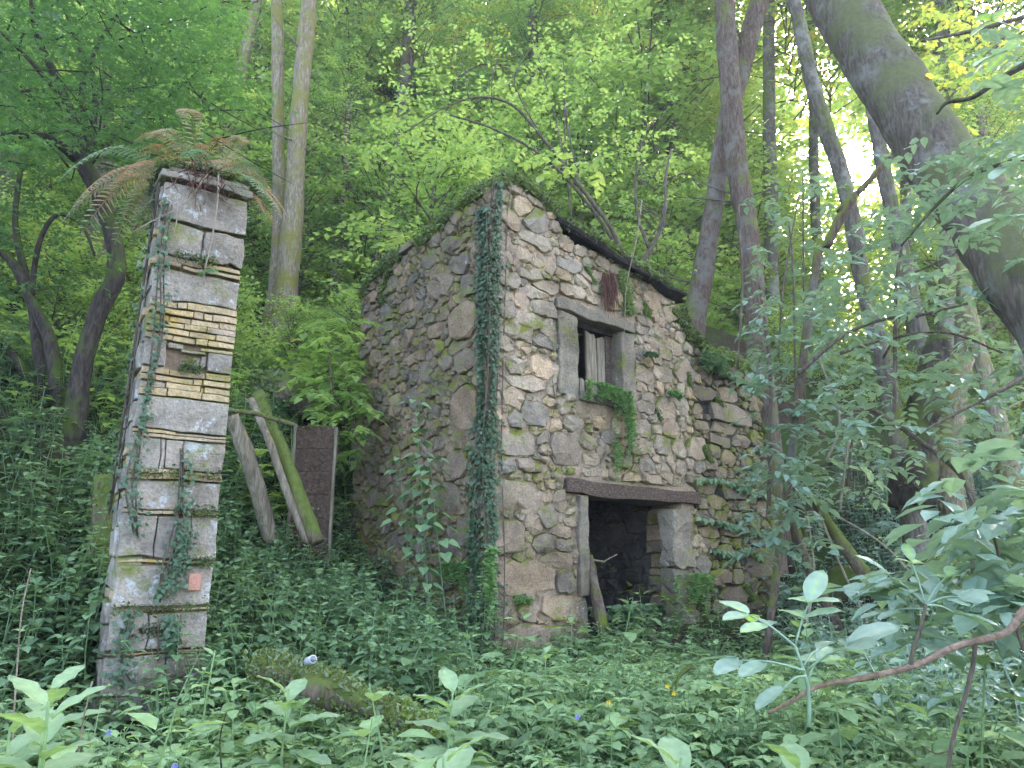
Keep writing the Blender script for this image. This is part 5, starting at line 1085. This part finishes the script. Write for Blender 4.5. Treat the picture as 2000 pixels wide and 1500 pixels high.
elder('overhanging_branch', 'shaded leafy bough reaching in from the upper right', [[(2100, 260, 22, 3.6), (1995, 310, 12, 3.6), (1900, 340, 9, 3.6), (1830, 400, 7, 3.6), (1760, 480, 4, 3.6)], [(2050, 100, 16, 3.8), (1960, 150, 12, 3.8), (1900, 190, 10, 3.8), (1850, 200, 8, 3.8), (1830, 222, 5, 3.8)]],
      (2150, 1000, 3.6), 3, 1, [(1780, 2060, 250, 470, 3.2, 4.6, 60), (1900, 2080, 60, 260, 3.2, 4.2, 22), (1700, 1900, 300, 400, 3.6, 4.6, 14)], .085, .22, L_ELD, B_DARK, per=6, var=.4)
elder('sun_tinted_branch', 'leaves tinted sunlit yellow hanging in the upper right', [[(2050, 20, 10, 6), (1900, 60, 8, 6), (1800, 80, 5, 6)]], (2100, 1000, 6), 4, 1, [(1780, 1980, 0, 170, 6, 9, 90), (1780, 1900, 160, 260, 7, 9, 30)], .075, .3, L_FOR, B_TWIG, per=7, var=.85, kind='heart', wid=.9)  # yellow tint in the leaf colour stands in for sun shining through
elder('elder_shrub', 'large bluish elder leaves at the right edge above the cane', [[(2020, 1130, 14, 3), (1960, 1135, 9, 3), (1900, 1155, 6, 3)], [(1955, 1130, 7, 3), (1945, 1060, 6, 3), (1910, 1000, 5, 3), (1890, 960, 4, 3)]],
      (2150, 1450, 3), 5, 1, [(1860, 2060, 900, 1180, 2.5, 3.4, 42), (1730, 1900, 1080, 1250, 2.8, 3.6, 18), (1900, 2060, 1180, 1320, 2.6, 3.2, 8)], .135, .26, per=6, var=.5, droop=.2, wid=.95)
elder('bramble_bush', 'bright leafy bush crowding the left end of the side wall', [[(660, 900, 7, 9), (650, 780, 6, 9), (640, 660, 4, 9)], [(690, 900, 6, 9), (685, 780, 5, 9), (660, 700, 3, 9)]], (670, 960, 9), 6, 1,
      [(590, 712, 620, 780, 8.7, 9.4, 60), (610, 722, 760, 900, 8.3, 9.2, 46)], .13, .25, L_FAR, per=6, var=.35, kind='heart', wid=.85)
# foreground cane and elder sprig
cq = [(2070, 1160, 17, 2.3), (2000, 1192, 15, 2.3), (1965, 1235, 14, 2.3), (1870, 1262, 14, 2.3), (1780, 1302, 12, 2.3), (1680, 1325, 11, 2.3), (1600, 1340, 9, 2.3), (1550, 1368, 7, 2.3), (1500, 1393, 6, 2.3)]
o = P(2070, 1160, 2.3); ct_ = empty('elder_cane', tuple(o), 0, 'pale brown bare cane arching in from the right edge', 'branch')
q, rr = world_path(cq); V, T = tube(q - o, rr, 9, .04, 30, 6); a = Acc(); a.add(V, T); a.obj('stem', B_CANE, ct_, True)
for s_ in ([(1778, 1303, 10, 2.3), (1783, 1270, 8, 2.3), (1800, 1220, 7, 2.3), (1808, 1180, 6, 2.3)], [(1982, 1200, 9, 2.3), (1990, 1240, 8, 2.3), (2000, 1272, 6, 2.3)], [(1905, 1250, 9, 2.3), (1900, 1300, 9, 2.3), (1885, 1360, 8, 2.3), (1862, 1440, 8, 2.3), (1850, 1510, 7, 2.3)], [(1905, 1256, 9, 2.3), (1950, 1240, 8, 2.3), (2020, 1215, 8, 2.3)], [(1856, 1465, 4, 2.3), (1830, 1472, 3, 2.3), (1805, 1460, 3, 2.3)]):
    q, rr = world_path(s_); V, T = tube(q - o, rr, 7, .05, 30, 5); a = Acc(); a.add(V, T); a.obj('side_shoot', B_CANE if s_[0][1] < 1290 and s_[0][0] < 1790 else B_TWIG, ct_, True)
for s_ in (1345, 1302, 1262):
    pass
def pinnate(t, o, base, tip, Y, n, ls, seed, v=.6, mat=L_ELD):
    """one compound leaf: a stalk with paired leaflets and one at the tip, each leaflet an object"""
    r = np.random.default_rng(seed); A_, B_ = P(*base, Y), P(*tip, Y + r.normal(0, .06)); d = norm(B_ - A_); L = np.linalg.norm(B_ - A_)
    V, T = tube([A_ - o, (A_ + B_) / 2 - o + [0, 0, .01], B_ - o], [.0035, .003, .002], 5, sub=3); a = Acc(); a.add(V, T, .8); a.obj('leaf_stalk', mat, t, True)
    sd_ = norm(np.cross(d, [0, 0, 1.]) + np.array([0, .2, 0])); spec = [(1.0, d, 1.1)]
    for k in range(n):
        u = 1 - (k + .12) / (n + .3) * .85
        for sg in (-1, 1): spec.append((u, d * .45 + sg * sd_ * .95 + [0, 0, -.1 + r.normal(0, .12)], 1.0))
    for u, dd, s in spec:
        a = Acc(); p = A_ * (1 - u) + B_ * u - o; leaves(a, 'bigov', [p], [dd], [[r.normal(0, .2), r.normal(-.25, .15), 1]], ls * s * r.uniform(.85, 1.1), np.clip(v + r.normal(0, .06), 0, 1)); a.obj('leaflet', mat, t, True)
o = P(1575, 1310, 2.2); et = empty('elder_sprig', tuple(o), 0, 'pale elder sprig with large leaflets just above the cane tip', 'leafy twig')
V, T = tube([P(1580, 1420, 2.2) - o, P(1578, 1340, 2.2) - o, P(1553, 1262, 2.2) - o], [.006, .005, .004], 6, sub=3); a = Acc(); a.add(V, T, .8); a.obj('stem', L_ELD, et, True)
for k, (b_, t_, Y, n, ls, v) in enumerate([((1553, 1262), (1582, 1175), 2.2, 2, .105, .85), ((1553, 1262), (1460, 1200), 2.15, 2, .095, .85), ((1572, 1310), (1440, 1290), 2.1, 2, .1, .5), ((1575, 1310), (1660, 1262), 2.25, 1, .13, .45), ((1570, 1300), (1600, 1270), 2.15, 0, .09, .5), ((1575, 1320), (1530, 1345), 2.1, 0, .1, .45), ((1578, 1330), (1600, 1290), 2.3, 1, .08, .9)]): pinnate(et, o, b_, t_, Y, n, ls, 200 + k, v)
o = P(1808, 1180, 2.3); et = empty('elder_sprig', tuple(o), 0, 'elder leaves with bright young tips at the upright cane shoot', 'leafy twig')
for k, (b_, t_, Y, n, ls, v) in enumerate([((1808, 1182), (1730, 1120), 2.5, 3, .09, .5), ((1808, 1182), (1880, 1165), 2.4, 2, .1, .45), ((1808, 1182), (1780, 1095), 2.5, 1, .07, 1.0), ((1808, 1182), (1850, 1125), 2.6, 1, .07, .95), ((1808, 1182), (1870, 1200), 2.3, 1, .12, .5), ((1815, 1190), (1720, 1200), 2.4, 2, .09, .4)]): pinnate(et, o, b_, t_, Y, n, ls, 230 + k, v)
o = P(1990, 190, 2.4); et = empty('elder_sprig', tuple(o), 0, 'large light green leaves in the upper right corner', 'leafy twig')
for k, (b_, t_, Y, n, ls, v) in enumerate([((2010, 90), (1940, 110), 2.6, 2, .1, .85), ((1990, 60), (1935, 40), 2.7, 1, .09, .8), ((2020, 180), (1965, 170), 2.5, 2, .1, .6), ((2010, 300), (1960, 330), 2.5, 2, .09, .35), ((2020, 420), (1950, 430), 2.6, 2, .1, .3)]): pinnate(et, o, b_, t_, Y, n, ls, 260 + k, v)

# saplings rooted on the wall top: bare arching branches
o = HW3(2.3, .5, 5.45); t = empty('wall_top_sapling', tuple(o), 0, 'arching bare branched sapling rooted on the roof slabs', 'sapling')
for s_ in ([(1225, 515, 11, 9), (1190, 440, 9, 8.9), (1130, 360, 8, 8.8), (1060, 270, 7, 8.6), (1000, 205, 6, 8.4), (930, 190, 4, 8.3), (860, 215, 3, 8.2), (790, 260, 2, 8.1)],
           [(1225, 515, 8, 9), (1150, 400, 6, 9), (1060, 305, 5, 9), (960, 250, 4, 9), (880, 225, 3, 9)], [(1060, 270, 4, 8.6), (1020, 200, 3, 8.5), (1005, 150, 3, 8.4), (1040, 90, 2, 8.4)],
           [(1250, 520, 10, 9.2), (1285, 460, 10, 9.2), (1300, 400, 8, 9.2), (1300, 345, 6, 9.3), (1312, 290, 4, 9.3)], [(1268, 485, 7, 9.2), (1245, 420, 6, 9.2), (1242, 330, 5, 9.2), (1262, 255, 4, 9.2), (1290, 225, 3, 9.2)],
           [(960, 200, 3, 8.4), (962, 150, 3, 8.4), (975, 110, 2, 8.4)], [(915, 190, 3, 8.3), (905, 130, 2, 8.3), (890, 70, 2, 8.3)], [(1100, 350, 4, 8.8), (1090, 250, 3, 8.9), (1050, 110, 2, 9)], [(1140, 400, 4, 9), (1110, 250, 3, 9.2), (1100, 120, 2, 9.3)],
           [(1120, 470, 5, 9.1), (1105, 300, 4, 9.2), (1102, 160, 3, 9.3)], [(1300, 350, 4, 9.3), (1340, 340, 3, 9.3), (1370, 370, 2, 9.3)], [(1265, 470, 3, 9.2), (1290, 430, 3, 9.1), (1250, 400, 2, 9)]):
    q, rr = world_path(s_); V, T = tube(q - o, rr, 6, .06, 12, 5); a = Acc(); a.add(V, T); a.obj('branch', B_TWIG, t, True)
a = Acc(); r = np.random.default_rng(55)
leafcloud(a, 260, (740, 1330, 40, 330, 7.6, 10.5), 'ov', 6, .3, .075, .6, r=r, org=o); leafcloud(a, 26, (860, 1180, 290, 350, 8, 9), 'heart', 4, .25, .11, .75, r=r, org=o); leafcloud(a, 60, (1040, 1330, 330, 520, 9, 11), 'ov', 6, .25, .065, .6, r=r, org=o)
a.obj('leaves', L_FAR, t)

# ------------------------------------------------------------------ logs, boards, stumps, litter items
def log(name, pts, mat, label, cat='log', moss=0, msize=.03, rough=.12, sides=14, group=None):
    q, rr = world_path(pts); o = q[0].copy(); t = empty(name, tuple(o), 0, label, cat, group); V, T = tube(q - o, rr, sides, rough, 6, 7); a = Acc(); a.add(V, T); a.obj('wood', mat, t, True)
    if moss:
        r = np.random.default_rng(int(abs(pts[0][0]))); i = r.integers(0, len(V), moss); p = V[i]; j = r.integers(0, len(V), moss); p = p + r.normal(0, .02, p.shape); a = Acc()
        m = vf(p + o, 3) > -.25; p = p[m]; k = len(p); leaves(a, 'dia', p, rdir(k, .5, .6, r), rdir(k, 0, .6, r), msize * r.uniform(.5, 1.4, k), np.clip(.5 + .4 * vf(p, 4), 0, 1), .7); tag(a.obj('moss', L_MOSS, t), kind='stuff')
    return t
log('fallen_log', [(500, 1300, 40, 4.0), (560, 1318, 62, 3.9), (620, 1338, 66, 3.8), (690, 1366, 48, 3.7), (760, 1394, 38, 3.62), (840, 1420, 24, 3.55)], B_LOG, 'short mossy fallen log with bare wood end in the foreground', moss=4200, msize=.03, rough=.4)
log('fallen_tree', [(-60, 748, 30, 9.2), (60, 735, 30, 9.2), (150, 715, 28, 9.2), (240, 708, 24, 9.2)], B_LOG, 'moss covered fallen trunk lying behind the dark stems', moss=1500)
log('leaning_log', [(530, 1060, 30, 7.7), (505, 960, 32, 7.6), (478, 880, 32, 7.5), (452, 812, 26, 7.4)], W_GREY, 'bare weathered log leaning right behind the pillar')
log('leaning_log', [(620, 1060, 30, 7.5), (572, 940, 30, 7.6), (545, 870, 30, 7.7), (520, 815, 28, 7.8), (505, 770, 24, 7.9)], B_LOG, 'mossy log leaning left of the dark board', moss=600)
log('leaning_log', [(600, 1060, 15, 7.5), (560, 960, 15, 7.5), (525, 860, 15, 7.5), (490, 780, 13, 7.6)], W_GREY, 'thin split rail beside the mossy leaning log')
log('fallen_branch', [(440, 800, 9, 6.9), (500, 808, 10, 6.9), (540, 820, 9, 6.9), (575, 830, 8, 6.9)], B_LOG, 'mossy stick lying across the leaning logs', 'branch', moss=250, msize=.02)
log('mossy_bank', [(450, 790, 40, 9.2), (500, 770, 60, 9.3), (550, 765, 70, 9.4), (600, 780, 60, 9.6), (650, 820, 40, 10)], B_LOG, 'mossy mound of stones behind the leaning logs', 'mound', moss=5000, msize=.07, rough=.45)
log('mossy_stub', [(205, 1220, 60, 6.2), (208, 1100, 62, 6.2), (212, 1000, 60, 6.2), (214, 930, 54, 6.2)], B_LOG, 'low mossy masonry stub half hidden left of the pillar', 'stub', moss=1800, rough=.15)
log('leaning_post', [(1182, 1262, 24, 8.3), (1172, 1200, 26, 8.35), (1160, 1140, 22, 8.45), (1150, 1085, 16, 8.5)], B_RED, 'bark covered post leaning in the left of the doorway', 'post', rough=.15)
log('root_stump', [(1790, 990, 90, 9), (1785, 900, 74, 9), (1800, 820, 62, 9), (1815, 740, 52, 9), (1835, 660, 40, 9)], B_DARK, 'dark gnarled root stump in the undergrowth at the right', 'stump', moss=900, msize=.05, rough=.3)
log('root_stump', [(1860, 1010, 50, 9.4), (1850, 900, 50, 9.4), (1862, 800, 46, 9.4), (1880, 700, 40, 9.4)], B_MOSSY, 'mossy stump trunk right of the dark gnarled one', 'stump', moss=700, msize=.05, rough=.25)
log('dead_sapling', [(1640, 1230, 20, 8.2), (1580, 1110, 20, 8.2), (1550, 1020, 18, 8.2), (1535, 930, 16, 8.2)], B_RED, 'bare brown stem leaning on the end of the low wall', 'stem')
log('dead_sapling', [(1570, 1080, 26, 8.4), (1560, 1010, 24, 8.4), (1548, 950, 20, 8.4)], B_DARK, 'short dark stem beside the wall end', 'stem')
log('dead_sapling', [(1730, 1180, 30, 8.6), (1680, 1110, 26, 8.6), (1630, 1040, 22, 8.6), (1590, 975, 18, 8.6)], B_LOG, 'mossy stem leaning left above the dark hollow', 'stem', moss=350)
log('fallen_branch', [(1800, 1100, 26, 8), (1850, 1098, 30, 8), (1885, 1105, 20, 8)], B_LOG, 'bright mossy branch stub lying right of the hollow', 'branch', moss=500)
log('bank_rock', [(1600, 1190, 70, 9.6), (1670, 1160, 110, 9.6), (1740, 1170, 80, 9.6)], B_DARK, 'dark peaty root bank over the hollow right of the wall', 'bank', rough=.3)
# board panel behind the nettles
bp = empty('board_panel', tuple(P(612, 980, 8.2)), 0, 'dark upright board panel with pale battens behind the nettles', 'panel'); o = np.array(bp.location)
x0, x1, zt, zb = P(576, 900, 8.2)[0] - o[0], P(650, 900, 8.2)[0] - o[0], P(610, 832, 8.2)[2] - o[2], -.7
for k in range(6):
    h = (zt - zb) / 6; rough_box(x0, x1, 0, .03, zb + k * h + .0015, zb + (k + 1) * h - .0015, .004, bev=.004).obj('board', W_PANEL, bp)
rough_box(x0 - .035, x0 - .003, -.02, .04, zb, zt + .03, .006).obj('batten', W_GREY, bp); rough_box(x1 + .003, x1 + .035, -.02, .04, zb, zt - .02, .006).obj('batten', W_GREY, bp)
# tin can
q = P(606, 1290, 3.75); cn = empty('tin_can', tuple(q), 0, 'crumpled white drink can lying on the mossy log', 'can'); cn.rotation_euler = (math.radians(75), .3, .5); cn.scale = (.8, .8, .9)
wt = plain('white_tin', (.42, .43, .44), .5, 40); V, T = tube([(0, 0, -.045), (0, 0, -.042), (0, 0, .042), (0, 0, .046)], [.02, .026, .026, .021], 14, .05, 20, cap=True); a = Acc(); a.add(V, T); a.obj('can_body', wt, cn, True)
V, T = tube([(0, 0, .0465), (0, 0, .049)], [.019, .019], 14); a = Acc(); a.add(V, T); a.obj('can_end', plain('dark_tin', (.15, .15, .16), .4), cn, True)
# flowers
def flower(px, py, Y, v, label):
    q = P(px, py, Y); a = Acc(); o = np.array(q); n = 5
    for k in range(n):
        c = k * 2 * math.pi / n; leaves(a, 'ov', [[0, 0, 0]], [[math.cos(c), -.5, math.sin(c) * .8 + .2]], [[0, -1, .6]], .013, v)
    t = empty('wild_flower', tuple(q), 0, label, 'flower'); a.obj('petals', L_FLOWER, t); V, T = tube([(0, 0, 0), (.01, 0, -.15), (0, 0, -.3)], [.002] * 3, 3); a = Acc(); a.add(V, T); a.obj('stem', L_HERB, t)
flower(1188, 1373, 3.3, .2, 'yellow buttercup left of the twig in front of the doorway'); flower(1316, 1355, 3.5, .2, 'yellow buttercup nearest the dark twig'); flower(1303, 1341, 3.6, .2, 'small yellow buttercup just above another one')
flower(214, 1431, 2.8, .9, 'small violet flower left near the comfrey'); flower(343, 1497, 2.5, .9, 'violet flower at the bottom edge'); flower(1128, 1401, 3.1, .9, 'pale blue flower below the yellow buttercup')
# dead stalks and twigs
def pst(name, pts, wdt, mat, label, cat='stalk'): 
    q, rr = world_path([(a_, b_, wdt * (1 - .6 * i / len(pts)), d_) for i, (a_, b_, d_) in enumerate(pts)]); o = q[0].copy(); V, T = tube(q - o, rr, 5, .05, 30, 5); a = Acc(); a.add(V, T); tag(a.obj(name, mat, None, True, tuple(o)), label, cat)
pst('dead_stalk', [(22, 1500, 2.9), (30, 1350, 2.9), (42, 1200, 2.9), (60, 1110, 2.9)], 4, B_PALE, 'tall thin dead stalk at the left edge')
pst('dead_stalk', [(150, 1500, 2.7), (160, 1420, 2.7), (180, 1330, 2.7)], 4, B_PALE, 'short pale dead stalk beside the comfrey')
pst('twig', [(432, 1500, 2.8), (430, 1440, 2.8), (442, 1390, 2.8)], 4, B_DARK, 'dark upright twig in the herbs right of the pillar foot')
pst('twig', [(1350, 1300, 4.5), (1325, 1325, 4.4), (1318, 1360, 4.3)], 8, B_DARK, 'dark forked twig poking up before the doorway')
for k, (pts, lab) in enumerate([([(1640, 1000, 8), (1655, 880, 8), (1665, 800, 8)], 'pale dry cane standing above the fern bank'), ([(1570, 1240, 7.5), (1590, 1130, 7.5), (1578, 1000, 7.5)], 'thin pale cane beside the wall end'), ([(1700, 1230, 7.8), (1640, 1100, 7.8), (1600, 1000, 7.8)], 'pale cane leaning left over the hollow'), ([(1790, 1130, 7.8), (1720, 1060, 7.8), (1640, 1010, 7.8)], 'thin cane lying along the hollow rim'), ([(1615, 900, 7.2), (1640, 820, 7.2), (1600, 700, 7.2)], 'slender cane crossing the elder leaves')]): pst('dry_cane', pts, 6, B_PALE, lab, 'cane')
pst('twig', [(1148, 1092, 8.9), (1180, 1097, 9), (1182, 1095, 9), (1205, 1083, 9.1)], 4, B_PALE, 'pale forked twig poking into the dark doorway')
# blocks of rubble in the doorway and on the low wall
for k, (s_, t_, z_, w_, lab) in enumerate([(1.9, -.15, .75, .2, 'grey rubble block on the door threshold at left'), (2.3, -.1, .76, .26, 'wide rubble block in the middle of the threshold'), (2.65, -.2, .74, .16, 'small rubble stone near the right door jamb')]):
    q = HW3(s_, t_, z_); o = empty('rubble_stone', tuple(q), .5 + k, lab, 'stone'); rough_box(-w_ / 2, w_ / 2, -w_ * .35, w_ * .35, -.08, w_ * .3, .02, nsc=8).obj('block', M_STONE, o)
# creeper leaves inside the doorway
trailing('doorway_plant', 'dark glossy leaves growing in the doorway shade', HW3(2.4, .25, 1.05), 12, .25, .1, .32, 30, L_NET, kind='ov')
# the sun itself between the trunks
m, nt_, pb, out = newmat('sun_glow'); em = nd(nt_, 'ShaderNodeEmission'); em.inputs[0].default_value = (1, .93, .8, 1); em.inputs[1].default_value = 60; nt_.links.new(em.outputs[0], out.inputs[0])
V, T = tube([(0, 0, -1), (0, 0, -.8), (0, 0, 0), (0, 0, .8), (0, 0, 1)], [.05, .6, 1, .6, .05], 24, sub=4); a = Acc(); a.add(V * 9.5, T); q = P(1690, 325, 900)
tag(a.obj('sun', m, None, True, tuple(q)), kind='structure', label='bright low sun shining between the trunks')
# thin haze volume added to veil the view with scattered sunlight
hm = bpy.data.materials.new('haze'); hm.use_nodes = True; ht = hm.node_tree; ht.nodes.remove(ht.nodes['Principled BSDF'])
pv = ht.nodes.new('ShaderNodeVolumePrincipled'); pv.inputs['Color'].default_value = (.9, .93, .98, 1); pv.inputs['Density'].default_value = .0022; pv.inputs['Anisotropy'].default_value = .5
ht.links.new(pv.outputs[0], ht.nodes['Material Output'].inputs['Volume'])
B = np.array([(x, y, z) for z in (-12, 75) for y in (-130, 235) for x in (-175, 175)], float)
T = np.array([(0, 2, 3), (0, 3, 1), (4, 5, 7), (4, 7, 6), (0, 1, 5), (0, 5, 4), (2, 6, 7), (2, 7, 3), (0, 4, 6), (0, 6, 2), (1, 3, 7), (1, 7, 5)])
tag(link('haze', tri_mesh('haze', B, T, hm)), kind='stuff', label='thin added haze veiling the wood')
